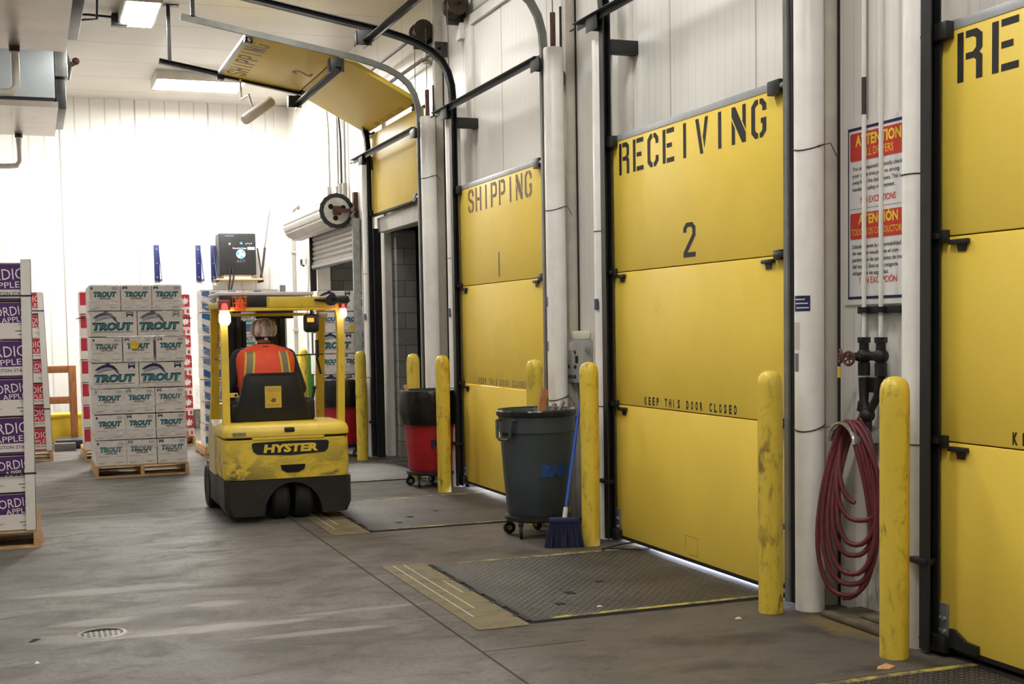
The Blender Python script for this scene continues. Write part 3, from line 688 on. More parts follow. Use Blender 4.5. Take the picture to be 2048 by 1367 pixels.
def rrect(mb, mat, x0,y0,x1,y1,r,xf,d=0.):
    P=[]
    for cx,cy,a0 in ((x1-r,y1-r,0),(x0+r,y1-r,pi/2),(x0+r,y0+r,pi),(x1-r,y0+r,1.5*pi)):
        P += [(cx+r*cos(a0+k*pi/8),cy+r*sin(a0+k*pi/8)) for k in range(5)]
    mb.poly(mat,P,xf,d)
m = MB(); rrect(m,redp,.05,.775,.535,.925,.012,X1); m.build('banner', t); m = MB(); rrect(m,redp,.05,.355,.535,.495,.012,X1); m.build('banner', t)
m = MB(); cx = SW_/2
m.text(yelp,'ATTENTION',cx,.855,.055,X2,'CENTER',bold=.035,width=.39); m.text(yelp,'ALL DRIVERS',cx,.795,.042,X2,'CENTER',width=.26)
for q,s in enumerate(('You are required to visually check','your cargo area prior to driving','away from the dock doors. This is a','mandatory safety requirement.')): m.text(dk,s,.07,.725-q*.037,.021,X1,bold=.012,width=.44*len(s)/35)
m.text(redp,'NO EXCEPTIONS',cx,.545,.034,X1,'CENTER',bold=.012,width=.30); m.rect(dk,.045,.517,.54,.519,X1)
m.build('lettering', t); m = MB()
m.text(yelp,'ATENCIÓN',cx,.435,.05,X2,'CENTER',bold=.035,width=.34); m.text(yelp,'TODOS LOS CONDUCTORES',cx,.375,.036,X2,'CENTER',width=.46)
for q,s in enumerate(('Ustedes tienen la responsabilidad','de verificar visualmente el com-','partimiento de cargo antes de irse','del muelle. Esto es un exigente','obligatorio de seguridad.')): m.text(dk,s,.07,.305-q*.036,.021,X1,bold=.012,width=.44*len(s)/35)
m.text(redp,'! SIN EXCEPCIÓN',cx,.115,.034,X1,'CENTER',bold=.012,width=.32)
m.build('lettering', t)
# pipes, clamp, valves
iron = M('cast_iron',(44,42,42),.5,.5,var=.3,scale=30)
for yy,lab in ((5.745,'thin white pipe with a dark band in front of the notice, left of two'),(5.60,'thin white pipe in front of the notice, right of two')):
    t = thing('water_pipe',lab,'pipe',(4.18,yy,0),group='thin white pipes above the valves')
    m = MB(); m.tube(tubew,[(0,0,1.5),(0,0,ZC-.002)],.0125,10); m.build('pipe', t)
    if yy>5.7: m = MB(); m.tube(M('dark_red_band',(66,40,40),.5),[(0,0,2.69),(0,0,2.885)],.0132,10); m.build('dark_band', t)
m = MB()
for yy in (5.745,5.60): m.tube(rubber,[(4.18,yy,1.645),(4.18,yy,1.675)],.03,14)
m.box(blackp,(4.19,5.45,1.64),(4.225,5.82,1.68),.004); m.box(galv,(4.2,5.48,1.63),(XW-.002,5.8,1.645))
tag(m.build('pipe_clamp'),'black double clamp holding the two thin white pipes below the notice','clamp')
t = thing('mixing_valve','cast iron hose mixing valve with two handwheels under the thin white pipes','valve',(0,0,0))
m = MB()
for yy in (5.745,5.60):
    m.tube(iron,[(4.18,yy,1.36),(4.18,yy,1.5)],.026,12); m.tube(iron,[(4.18,yy,1.485),(4.18,yy,1.515)],.034,6); m.ball(iron,(4.18,yy,1.415),.042); m.tube(iron,[(4.18,yy,1.31),(4.18,yy,1.38)],.032,6)
m.tube(iron,[(4.18,5.745,1.415),(4.18,5.60,1.415)],.024,12); m.tube(iron,[(4.18,5.745,1.30),(4.18,5.745,1.17),(4.17,5.70,1.09)],[.03,.024,.03],12); m.tube(iron,[(4.18,5.6,1.31),(4.18,5.63,1.2),(4.17,5.70,1.10)],.022,12); m.box(iron,(4.19,5.5,1.22),(XW-.002,5.72,1.3),.004)
m.ball(iron,(4.17,5.70,1.1),.04); m.tube(iron,[(4.17,5.70,1.1),(4.17,5.69,1.02)],.02,12); m.tube(iron,[(4.17,5.745,1.17),(4.17,5.755,1.12)],.025,10)
vb = m.build('valve_body', t)
wheelm = M('handwheel_red_brown',(92,52,48),.5,.2)
for a,b_ in (((4.18,5.745,1.415),(4.065,5.795,1.415)),((4.18,5.745,1.405),(4.05,5.70,1.405))):
    xf = axial(a,b_); L=(Vector(b_)-Vector(a)).length
    m = MB(); m.lathe(iron,[(.016,.0),(.02,.05),(.012,.06),(.008,L),(.0001,L)],10,xf); m.build('valve_stem', t)
    m = MB(); m.tube(wheelm,[(.034*cos(k*2*pi/18),.034*sin(k*2*pi/18),L) for k in range(18)],.0075,8,closed=True,xf=xf)
    for k in range(5): m.tube(wheelm,[(0,0,L),(.034*cos(k*2*pi/5),.034*sin(k*2*pi/5),L)],.005,6,xf=xf)
    m.build('handwheel', t)
m = MB(); m.box(M('yellow_tag',(214,176,40),.5),(4.06,5.79,1.3),(4.063,5.815,1.36)); m.build('yellow_tag', t)
hosem = M('maroon_rubber_hose',(100,38,44),.5,var=.15,scale=20)
t = thing('hose_hook','bright curved metal hook carrying the red hose coil','hook',(0,0,0))
n=16; vs=[]; HY=5.75
for x in (4.04,4.23):
    for k in range(n+1):
        a = pi*k/n; vs.append((x,HY+.10*cos(a),.955+.085*sin(a)))
m = MB(); m.add(vs,[(k,k+1,n+2+k,n+1+k) for k in range(n)],galv); m.build('saddle', t)
m = MB(); m.tube(M('bright_chrome',(214,214,212),.2,.9),[(4.035,HY+.115*cos(a),.955+.105*sin(a)) for a in [pi*k/12 for k in range(13)]],.009,8); m.build('lip', t)
m = MB(); m.box(galv,(4.2,HY-.03,.88),(XW-.001,HY+.03,1.03)); m.build('wall_plate', t)
m = MB()
# each loop: (lowest z, left strand x y, right strand x y, x on the saddle)
loops = [(.125,3.925,5.86,4.13,5.58,4.055),(.14,3.925,5.85,4.14,5.56,4.07),(.205,3.93,5.80,4.15,5.545,4.09),(.265,3.945,5.765,4.12,5.53,4.12),(.36,3.965,5.755,4.15,5.57,4.15),(.42,3.985,5.74,4.13,5.545,4.18),(.55,4.0,5.745,4.16,5.52,4.075),(.64,4.03,5.75,4.15,5.57,4.11)]
pts=[]
for q in range(len(loops)-1):
    for k in range(40):
        s_=k/40; zb,xl,yl_,xr,yr_,xt = [u*(1-s_)+v*s_ for u,v in zip(loops[q],loops[q+1])]
        zt=1.05+.012*((q+s_)%3 if q<2 else 1); t_=2*pi*s_+pi; zn=(1+cos(t_))/2; z=zb+(zt-zb)*zn; l=-sin(t_)
        e=zn**1.6; cx_=(xl+xr)/2*(1-e)+xt*e; cy_=(yl_+yr_)/2*(1-e)+HY*e; hx=(xl-xr)/2*(1-e); hy=(yl_-yr_)/2*(1-e)+.105*e
        l=math.copysign(abs(l)**.8,l); pts.append((cx_-hx*l, cy_-hy*l, z))
m.tube(hosem,pts,.0135,10); m.tube(hosem,[(4.17,5.69,1.03),(4.15,5.66,.95),(4.13,5.61,.8),(4.13,5.58,.65),(4.15,5.57,.5)],.0135,10)
m.tube(hosem,[(4.17,5.755,1.12),(4.16,5.757,1.09),(4.14,5.758,1.06)],.008,8)
tag(m.build('hose'),'coil of dark red rubber hose hanging on the wall hook','hose')
m = MB(); m.box(blackp,(4.0,5.07,.95),(4.03,5.09,1.05),.004); m.tube(rust,[(3.985,5.1,.2),(3.985,5.1,.42)],.008,6); tag(m.build('track_latch'),'small dark latch on the slim tube behind the nearest bollard','latch')
m = MB(); m.box(M('broken_curb',(96,86,70),.9,var=.3,scale=14,dirt=((140,120,70),.3,8)),(3.98,5.2,0),(XW-.002,5.86,.035),.015); m.box(MATS['broken_curb'],(4.06,5.3,.03),(XW-.003,5.62,.06),.015); tag(m.build('wall_footing'),'chipped concrete footing at the wall below the hose','footing')
# ------------------------------------------------------------------ forklift (local frame: x right, y forward, z up, origin on the floor under the rear face)
def mat_truck():
    t = NT('truck_yellow_paint'); c = lin((238,206,74))
    n = t.noise(3, 4); col = t.mix(t.ramp(n,.3,.7), tuple(x*.9 for x in c), c)
    d = t.noise(3.4, 7, .68, (1,1,1.3), False, .8); ax_ = t.math('ABSOLUTE', t.axis(0, False)); zz = t.axis(2, False)
    m = t.math('MULTIPLY', t.ramp(zz,.33,.72,1.,.12), t.ramp(ax_,.1,.5,.5,1.))
    col = t.mix(t.math('MULTIPLY', t.ramp(d,.45,.58), m), col, lin((92,88,64)))
    s_ = t.noise(14, 6, .7, (.6,1,3)); col = t.mix(t.math('MULTIPLY', t.ramp(s_,.58,.66), .45), col, lin((120,100,50)))
    t.bump(t.noise(7,4), .15); return t.fin(col, .42)
ty = mat_truck()
posty = M('truck_post_yellow',(230,198,66),.42,var=.1,scale=5,dirt=((110,92,46),.35,9,(1,1,.4)))
skirtm = M('scuffed_charcoal_skirt',(35,31,28),.5,var=.25,scale=5,dirt=((104,94,78),.3,9,(.6,1,1.6)),bump=(.25,12))
seatm = M('black_vinyl',(26,26,26),.45,var=.2)
mastm = M('black_mast_steel',(24,22,22),.5,.3,var=.2)
F0 = thing('forklift','yellow three-wheel electric forklift seen from behind, its driver in an orange vest','forklift',(2.01,10.7,0),radians(-.8))
m = MB()
prof=[(-.535,.36),(-.535,.14),(-.50,.06),(-.24,.055)]
prof += [(.035-.245*cos(k*pi/14),.06+.27*sin(k*pi/14)) for k in range(15)]
prof += [(.31,.055),(.50,.06),(.535,.14),(.535,.36)]
def xprism(mb, mat, prof, y0, y1, bev=0.):
    """profile in x-z extruded along y"""
    n=len(prof)
    tri=tessellate_polygon([[Vector((a,b,0)) for a,b in prof]])
    vs=[(a,y0,b) for a,b in prof]+[(a,y1,b) for a,b in prof]
    if bev:
        cx=sum(a for a,_ in prof)/n; cz=sum(b for _,b in prof)/n
        vs += [(a+(bev if a<cx else -bev)*(abs(a-cx)>.4), y0-bev, b) for a,b in prof]
    fs=[]
    last = 2*n if bev else 0
    for a,b,c in tri: fs += [(last+a,last+b,last+c),(n+c,n+b,n+a)]
    for i in range(n):
        j=(i+1)%n; fs.append((i,j,n+j,n+i))
        if bev: fs.append((2*n+i,2*n+j,j,i))
    mb.add(vs,fs,mat)
def yprism(mb, mat, prof, x0, x1, xf=None):
    n=len(prof); tri=tessellate_polygon([[Vector((a,b,0)) for a,b in prof]])
    vs=[(x0,a,b) for a,b in prof]+[(x1,a,b) for a,b in prof]; fs=[]
    for a,b,c in tri: fs += [(a,b,c),(n+c,n+b,n+a)]
    for i in range(n): j=(i+1)%n; fs.append((i,j,n+j,n+i))
    mb.add(vs,fs,mat,xf)
def loft(mb, mat, rings, n=36, p=4., cap=True):
    """rings: (z, cx, cy, half x, half y); superellipse plan"""
    vs=[]; fs=[]
    for z,cx,cy,a,b in rings:
        for k in range(n):
            t_=2*pi*k/n; c_,s_=cos(t_),sin(t_)
            vs.append((cx+a*math.copysign(abs(c_)**(2/p),c_), cy+b*math.copysign(abs(s_)**(2/p),s_), z))
    for i in range(len(rings)-1):
        for k in range(n): fs.append((i*n+k,i*n+(k+1)%n,(i+1)*n+(k+1)%n,(i+1)*n+k))
    if cap: fs += [tuple(range(n-1,-1,-1)), tuple((len(rings)-1)*n+k for k in range(n))]
    mb.add(vs,fs,mat)
xprism(m, skirtm, prof, .04, .5, .04); m.box(skirtm,(-.535,.5,.1),(.535,1.28,.36),.02); m.box(skirtm,(-.52,1.2,.16),(.52,1.42,.42),.02)
m.build('lower_skirt', F0)
m = MB(); loft(m, ty, [(.365,0,.3,.522,.30),(.40,0,.3,.53,.305),(.50,0,.3,.533,.312),(.62,0,.3,.53,.308),(.70,0,.3,.528,.305)], 64, 9); cw = m.build('counterweight', F0)
m = MB(); m.box(shade_in,(-.49,.02,.685),(.50,.4,.715)); m.build('hood_gap', cw)
m = MB(); loft(m, ty, [(.715,0,.3,.525,.305),(.725,0,.3,.536,.318),(.76,0,.3,.537,.318),(.79,0,.305,.53,.308),(.815,0,.31,.515,.29),(.828,0,.315,.47,.25),(.834,0,.32,.3,.15)], 64, 9); m.box(ty,(-.3,-.014,.69),(.31,.3,.725),.012); hood = m.build('battery_hood', F0)
m = MB(); m.box(blackp,(-.03,-.028,.755),(.055,.01,.795),.01); m.build('hood_latch', hood)
m = MB(); m.box(M('worn_decal',(150,140,120),.6,var=.4,scale=30),(-.46,-.0192,.735),(-.35,-.0185,.765)); m.build('worn_decal', hood)
xf = frame((.02,-.0155,.56),(1,0,0),(0,0,1))
m = MB(); P=[(-.31,.115),(-.325,.10),(-.315,.045),(-.285,.018),(0,.0),(.285,.018),(.315,.045),(.325,.10),(.31,.115),(0,.122)]; m.poly(blackp,P,xf,.03); npl = m.build('nameplate', F0)
m = MB(); m.text(M('nameplate_yellow',(236,204,72),.45),'HYSTER',.0,.032,.062,xf@Matrix.Translation((0,0,.002)),'CENTER',bold=.055,shear=.12,width=.46); m.build('lettering', npl)
m = MB(); xf2 = frame((.03,-.0135,.41),(1,0,0),(0,0,1)); m.poly(shade_in,[(-.1,.07),(-.09,.03),(-.05,.005),(.05,.005),(.1,.03),(.11,.07)],xf2,.01); m.build('tow_slot', cw)
tirem = M('solid_rubber_tyre',(34,33,34),.7,var=.2,dirt=((80,74,68),.2,12))
def wheel(x,y,r,wd,nm,hubx):
    m = MB(); xf = axial((x-wd/2,y,r),(x+wd/2,y,r)); m.lathe(tirem,[(r*.5,.01),(r*.9,0),(r,.025),(r,wd-.025),(r*.9,wd),(r*.5,wd-.01)],40,xf); o_=m.build(nm,F0)
    m = MB(); m.lathe(posty,[(.0001,.03),(r*.25,.02),(r*.5,.03),(r*.5,wd-.03),(r*.25,wd-.02),(.0001,wd-.03)],24,xf); m.build('hub',o_)
wheel(-.06,.25,.2,.15,'rear_wheel',0); wheel(.14,.25,.2,.15,'rear_wheel',0); wheel(-.475,1.2,.2,.15,'front_wheel',0); wheel(.475,1.2,.2,.15,'front_wheel',0)
m = MB(); yprism(m, M('cream_side_panel',(214,200,160),.5,var=.1,dirt=((120,100,60),.35,6)), [(.62,.36),(.62,.66),(.68,.78),(.8,.83),(.98,.8),(1.05,.66),(1.05,.36)], -.537,-.40); m.build('side_panel', F0)
m = MB(); m.box(ty,(-.5,.6,.36),(.52,1.25,.5),.02); m.box(blackp,(-.48,.98,.5),(.5,1.3,.53)); m.box(ty,(-.42,1.2,.5),(.44,1.32,.95),.03); m.build('floor_and_cowl', F0)
# seat
m = MB(); m.box(seatm,(-.33,.3,.83),(.17,.86,.885),.025,seg=3); m.box(seatm,(-.4,.26,.80),(.28,.7,.845),.02); m.build('seat_cushion', F0)
m = MB(); loft(m, seatm, [(.84,-.07,.30,.33,.07),(.92,-.075,.29,.315,.075),(1.05,-.08,.28,.275,.07),(1.15,-.08,.275,.25,.065),(1.22,-.08,.275,.235,.055),(1.245,-.08,.278,.21,.03)], 32, 4); sb = m.build('seat_back', F0)
stk = frame((-.15,.2085,.95),(1,0,0),(0,-.04,1)); m = MB(); m.rect(M('yellow_warning_label',(222,186,70),.5),0,0,.14,.185,stk,.002)
for q in range(3): m.rect(inkgrey,.012,.165-q*.012,.128,.168-q*.012,stk@Matrix.Translation((0,0,.001)))
m.poly(M('label_brown',(110,88,60),.6),[(.045,.06),(.07,.085),(.095,.075),(.09,.05),(.07,.045)],stk@Matrix.Translation((0,0,.001)))
for q in range(2): m.rect(inkgrey,.012,.025-q*.01,.128,.028-q*.01,stk@Matrix.Translation((0,0,.001)))
m.build('warning_label', sb)
m = MB(); m.box(seatm,(-.44,.3,.83),(-.34,.62,1.0),.03,seg=3); m.build('armrest', F0); m = MB(); m.box(seatm,(.2,.3,.83),(.3,.62,1.02),.03,seg=3); m.build('armrest', F0)
m = MB(); m.tube(blackp,[(.24,.62,.85),(.26,.64,1.08)],.012,8); m.tube(blackp,[(.31,.62,.85),(.36,.64,1.08)],.012,8); m.ball(blackp,(.26,.64,1.09),.02); m.ball(blackp,(.36,.64,1.09),.02); m.ball(M('red_knob',(190,60,40),.4),(.29,.42,.87),.022); m.build('control_levers', F0)
# overhead guard
gd = MB()
def post(mb, pts, wx, wy):
    mb.sweep(posty, pts, [(-wy,-wx),(wy,-wx),(wy,wx),(-wy,wx)], (0,1,0))
for x,xb in ((-.468,-.475),(.528,.505)):
    m = MB(); post(m,[(xb,.24,.8),(x,.27,1.5),(x-.0,.30,1.72),(x*.985,.36,1.84)],.03,.035); m.build('rear_post', F0)
    m = MB(); xx = -.44 if x<0 else .53
    post(m,[(xx-.04 if x<0 else xx,1.3,.5),(xx,1.26,1.0),(xx+.0,1.12,1.75),(xx*.99,1.06,1.84)],.036,.035); fp=m.build('front_post', F0)
    m = MB(); m.box(M('decal_dark',(60,54,44),.6,var=.4,scale=40),(xx-.02,1.215,1.2),(xx+.012,1.2155,1.33)); 
    m = MB(); m.box(posty,(x*.985-.035,.3,1.80),(x*.985+.035,1.12,1.86),.012); m.build('side_rail', F0)
m = MB(); m.box(posty,(-.5,.27,1.775),(.5,.35,1.80),.006); m.box(posty,(-.46,.265,1.80),(.48,.30,1.895),.012); m.build('rear_beam', F0)
m = MB(); m.box(posty,(-.47,1.06,1.79),(.5,1.12,1.86),.01); m.build('front_beam', F0)
for k in range(6):
    x = -.36+k*.148; m = MB(); m.box(posty,(x-.02,.33,1.815),(x+.02,1.08,1.85),.006); m.build('roof_bar', F0)
m = MB(); m.box(posty,(-.36,.74,1.735),(.4,.78,1.762),.004)
for q in (-.34,.38): m.box(posty,(q-.012,.75,1.755),(q+.012,.77,1.82))
m.build('roof_crossbar', F0)
m = MB(); m.box(blackp,(-.50,.262,1.805),(-.1,.31,1.905),.01); m.box(M('frosted_cover',(214,210,206),.3),(-.5,.262,1.906),(.30,1.05,1.936),.008); m.build('roof_cover', F0)
# lights
def lamp(nm, x, z, s_, strength, hot):
    m = MB(); m.box(M('red_lamp_housing',(150,50,44),.4),(x-.04*s_,.20,z+.03*s_),(x+.04*s_,.26,z+.10*s_),.012); lo = m.build(nm, F0)
    m = MB(); xf=Matrix.Translation((x,.215,z))
    m.lathe(EM('tail_light_glow_'+nm,hot,strength),[(.0001,-.075*s_),(.025*s_,-.07*s_),(.04*s_,-.045*s_),(.038*s_,.0),(.024*s_,.03*s_),(.016*s_,.055*s_),(.0001,.06*s_)],20,xf); m.build('lens', lo)
    m = MB(); m.lathe(EM('red_lens_glow',(255,70,60),2.2),[(.026*s_,.028*s_),(.025*s_,.055*s_),(.02*s_,.075*s_),(.0001,.077*s_)],20,xf); m.build('red_lens', lo)
lamp('left_tail_light',-.465,1.745,1.25,9,(255,215,195)); lamp('right_tail_light',.545,1.765,.8,9,(255,200,212))
m = MB(); m.box(blackp,(.42,.19,1.83),(.6,.25,1.90),.02,seg=3); m.lathe(blackp,[(.0001,-.03),(.045,-.03),(.05,.0),(.05,.03),(.0001,.03)],20,frame((.44,.22,1.86),(1,0,0),(0,0,1))); m.tube(blackp,[(.30,.23,1.865),(.42,.23,1.865)],[.012,.025],10); m.build('work_light', F0)
cg = MB(); cc=(-.335,.235); orm = M('orange_wire_cage',(226,120,40),.4)
for k in range(8):
    a=2*pi*k/8; cg.tube(orm,[(cc[0]+.058*cos(a),cc[1]+.058*sin(a),1.905),(cc[0]+.055*cos(a),cc[1]+.055*sin(a),1.82),(cc[0]+.042*cos(a),cc[1]+.042*sin(a),1.775)],.0035,6)
for z,r in ((1.89,.058),(1.84,.0565),(1.777,.042)): cg.tube(orm,[(cc[0]+r*cos(2*pi*k/20),cc[1]+r*sin(2*pi*k/20),z) for k in range(20)],.0035,6,closed=True)
bc = cg.build('beacon_cage', F0)
m = MB(); m.lathe(EM('amber_beacon',(235,84,40),.18),[(.0001,0),(.034,0),(.036,.06),(.028,.085),(.0001,.09)],18,Matrix.Translation((cc[0],cc[1],1.79))); m.build('beacon_lens', bc)
m = MB(); m.box(blackp,(.225,.30,1.585),(.355,.40,1.745),.03,seg=3); m.tube(blackp,[(.3,.36,1.73),(.3,.4,1.79)],.012,8); dp = m.build('display_unit', F0)
m = MB(); m.box(EM('orange_screen',(255,140,40),1.6),(.247,.297,1.675),(.305,.302,1.71)); m.build('screen', dp)
m = MB(); m.box(M('clear_grey_lamp',(190,186,180),.2),(.38,.5,1.71),(.47,.56,1.76),.015); m.build('side_lamp', F0)
m = MB(); m.box(blackp,(.465,1.0,1.35),(.485,1.1,1.52),.01); m.tube(blackp,[(.47,1.05,1.35),(.5,1.03,1.2)],.012,8); m.build('grab_handle', F0)
m = MB(); m.box(posty,(-.445,.24,1.045),(-.37,.26,1.085),.006); m.tube(shade_in,[(-.39,.238,1.065),(-.39,.262,1.065)],.012,10); m.build('latch_tab', F0)
m = MB(); m.tube(blackp,[(-.47,.27,1.35),(-.45,.75,1.35),(-.44,1.24,1.36)],.007,6); m.tube(blackp,[(-.46,.3,1.55),(-.46,.33,1.1)],.006,6); m.tube(blackp,[(.2,.9,1.38),(.52,1.0,1.38)],.006,6); m.build('side_bar', F0)
# steering wheel, mast, forks
m = MB(); xf=axial((-.13,1.1,.95),(-.12,.88,1.12)); L=.27; m.tube(blackp,[(0,0,0),(0,0,L)],.03,10,xf=xf); m.tube(blackp,[(.16*cos(k*2*pi/28),.16*sin(k*2*pi/28),L) for k in range(28)],.014,8,closed=True,xf=xf)
for k in range(3): m.tube(blackp,[(0,0,L),(.16*cos(k*2.1),.16*sin(k*2.1),L)],.01,6,xf=xf)
m.build('steering_wheel', F0)
mt = MB()
for s_ in (-1,1):
    cx_ = -.21 if s_<0 else .20
    for a,b_,z1 in ((-.075,-.03,1.885),(.0,.05,1.87)): mt.box(mastm,(cx_+a*1-.0,1.42,.06),(cx_+b_,1.56,z1),.006)
    mt.box(mastm,(cx_-.03,1.44,.06),(cx_+.0,1.5,1.87)); mt.tube(mastm,[(cx_-s_*.07,1.47,.2),(cx_-s_*.07,1.47,1.7)],.03,12)
mt.box(mastm,(-.28,1.4,1.80),(.26,1.48,1.88),.006); mt.box(mastm,(-.02,1.41,1.72),(.33,1.5,1.84),.008); mt.box(mastm,(-.28,1.42,.3),(.26,1.5,.42),.006)
ms = mt.build('mast', F0)
m = MB()
for z in (.12,.5): m.box(mastm,(-.42,1.57,z),(.42,1.61,z+.1),.004)
m.build('carriage', ms)
for x in (-.28,.26):
    m = MB(); yprism(m, mastm, [(1.61,.62),(1.65,.62),(1.655,.09),(2.6,.06),(2.6,.045),(1.61,.045)], x-.05,x+.05); m.build('fork', F0)
# ------------------------------------------------------------------ driver
def capsule(mb, a, b, ra, rb, mat):
    a,b=Vector(a),Vector(b); n=6
    mb.tube(mat,[a+(b-a)*k/n for k in range(n+1)],[ra+(rb-ra)*k/n for k in range(n+1)],14); mb.ball(mat,a,ra); mb.ball(mat,b,rb)
PX,PY = 1.935, 11.28; HX = .012
skin = M('brown_skin',(150,104,80),.5,var=.1); jack = M('navy_jacket',(30,34,48),.7,var=.2,scale=8,bump=(.3,18)); pants = M('charcoal_trousers',(44,44,48),.75,var=.15); boots = M('black_boots',(24,22,22),.55)
pb = MB(); J = inkblk
capsule(pb,(0,0,.97),(0,.01,1.12),.155,.15,J); capsule(pb,(0,.01,1.12),(0,.03,1.32),.15,.155,J); capsule(pb,(-.1,.03,1.33),(.1,.03,1.33),.13,.13,J); capsule(pb,(-.09,0,.97),(.09,0,.97),.12,.12,J)
capsule(pb,(-.17,.03,1.39),(.17,.03,1.39),.075,.075,J); capsule(pb,(0,.04,1.44),(HX*.8,.08,1.56),.062,.055,J)
pb.ball(J,(HX,.09,1.60),(.078,.095,.105)); pb.ball(J,(HX,.135,1.56),(.058,.06,.07)); pb.ball(J,(HX,.195,1.585),(.014,.02,.022))     # head, jaw, nose
for s_ in (-1,1): pb.ball(J,(HX+s_*.08,.09,1.585),(.012,.022,.032))
AR = {-1:((-.215,.03,1.375),(-.325,.05,1.10),(-.17,.30,1.08)),1:((.205,.03,1.375),(.315,.05,1.09),(.31,.28,1.06))}
hands=[]
for s_,(sh,el,wr) in AR.items():
    capsule(pb,sh,el,.075,.058,J); capsule(pb,el,wr,.056,.034,J)
    w_=Vector(wr); d=(w_-Vector(el)).normalized(); hands.append(w_+d*.06)
    side=d.cross(Vector((0,0,1))).normalized()
    capsule(pb,w_,w_+d*.07,.03,.038,J); pb.ball(J,w_+d*.06,(.04,.045,.026))
    for q,(off,ln) in enumerate(((-.033,.06),(-.011,.07),(.011,.066),(.033,.052))):
        b0=w_+d*.09+side*off; b1=b0+d*ln*.55+Vector((0,0,-.012)); b2=b1+d*ln*.2+Vector((0,0,-.035)); capsule(pb,b0,b1,.0115,.0105,J); capsule(pb,b1,b2,.0105,.009,J)
    t0=w_+d*.03-side*.035*s_; t1=t0+d*.035-side*.03*s_; capsule(pb,t0,t1,.0125,.011,J); capsule(pb,t1,t1+d*.03,.011,.0095,J)
for s_ in (-1,1):
    capsule(pb,(s_*.09,.02,.965),(s_*.15,.42,.965),.088,.066,J); capsule(pb,(s_*.15,.42,.965),(s_*.16,.46,.62),.062,.045,J); capsule(pb,(s_*.16,.44,.60),(s_*.165,.58,.575),.045,.038,J)
me0 = pb.mesh('person_rough', 180)
tmp = bpy.data.objects.new('person_rough', me0); C.objects.link(tmp)
md = tmp.modifiers.new('r','REMESH'); md.mode='VOXEL'; md.voxel_size=.009; md2=tmp.modifiers.new('s','SMOOTH'); md2.factor=.5; md2.iterations=3
me1 = bpy.data.meshes.new_from_object(tmp.evaluated_get(bpy.context.evaluated_depsgraph_get())); bpy.data.objects.remove(tmp)
me1.materials.clear()
for q in (jack,skin,pants,boots): me1.materials.append(q)
for p in me1.polygons:
    c_=p.center; i=0
    if c_.z>1.50 or min((c_-h).length for h in hands)<.085: i=1
    elif c_.z<.61: i=3
    elif c_.y>.14 and c_.z<1.06 and abs(c_.x)<.25 and min((c_-h).length for h in hands)>.17: i=2
    elif c_.z<.98: i=2
    p.material_index=i; p.use_smooth=True
me1.name='person'
DZ = -.0
man = bpy.data.objects.new('person', me1); C.objects.link(man); man.location=(PX,PY,DZ)
tag(man,'person in an orange vest and hair net driving the forklift, seen from behind','person')
m = MB(); hr = M('dark_hair',(30,24,22),.7); m.ball(hr,(HX,.085,1.565),(.083,.088,.08)); m.build('hair', man)
def mat_net():
    t = NT('hair_net'); n = t.noise(7,3,.5,(3,3,.35)); f_=t.noise(60,2,.5)
    col = t.mix(t.ramp(n,.4,.62), lin((140,134,130)), lin((236,234,232)))
    t.bump(n,.5,.01); return t.fin(col,.6)
m = MB(); m.lathe(mat_net(),[(.094,-.03),(.112,-.005),(.118,.03),(.112,.065),(.092,.1),(.06,.122),(.03,.131),(.0001,.134)],64,Matrix.Translation((HX,.085,1.585)),fn=lambda a,z: 1+.012*sin(22*a)+.01*sin(9*a+z*30)); m.build('hair_net', man)
m = MB(); m.box(M('white_tie',(220,206,196),.6),(HX-.014,-.012,1.52),(HX+.018,.0,1.545),.004); m.build('net_tie', man)
vor = M('orange_hi_vis',(246,92,58),.65,var=.1,scale=7,bump=(.35,9)); vgr = M('reflective_grey',(140,130,112),.45,var=.1,scale=20); vye = M('lime_yellow_trim',(236,214,70),.55)
VR=[(1.06,.225,.165,.01),(1.13,.235,.172,.012),(1.22,.25,.178,.018),(1.31,.262,.178,.026),(1.37,.263,.168,.03),(1.41,.25,.15,.03),(1.44,.215,.125,.034),(1.465,.15,.1,.04),(1.49,.08,.08,.05)]
m = MB(); loft(m, vor, [(z,0,cy,a,b) for z,a,b,cy in VR], 48, 2.6, False); vest = m.build('safety_vest', man, 60)
def vsurf(x,z,off):
    for q in range(len(VR)-1):
        if VR[q][0] <= z <= VR[q+1][0]:
            k=(z-VR[q][0])/(VR[q+1][0]-VR[q][0]); a=VR[q][1]*(1-k)+VR[q+1][1]*k; b_=VR[q][2]*(1-k)+VR[q+1][2]*k; cy=VR[q][3]*(1-k)+VR[q+1][3]*k
            r_=min(1,abs(x)/a); return (x, cy-b_*max(0,(1-r_**2.6))**(1/2.6)-off, z)
for s_ in (-1,1):
    for a,b_,mt_,off in ((.118,.202,vye,.0035),(.133,.187,vgr,.0055)):
        m = MB(); vs=[]; zs=[1.07+.02*k for k in range(18)]+[1.425]
        for z in zs:
            sh=.02*(z-1.25)/.2
            for x in (a,(a+b_)/2,b_):
                vs.append(vsurf(s_*min(x-sh, .245), z, off))
        m.add(vs,[(3*i+q,3*i+q+1,3*i+q+4,3*i+q+3) for i in range(len(zs)-1) for q in (0,1)],mt_); m.build('reflective_stripe' if mt_ is vgr else 'stripe_trim', vest)
m = MB(); m.box(inkblk,(-.025,-.062,1.462),(.025,-.052,1.472),.003); m.build('collar_tag', vest)
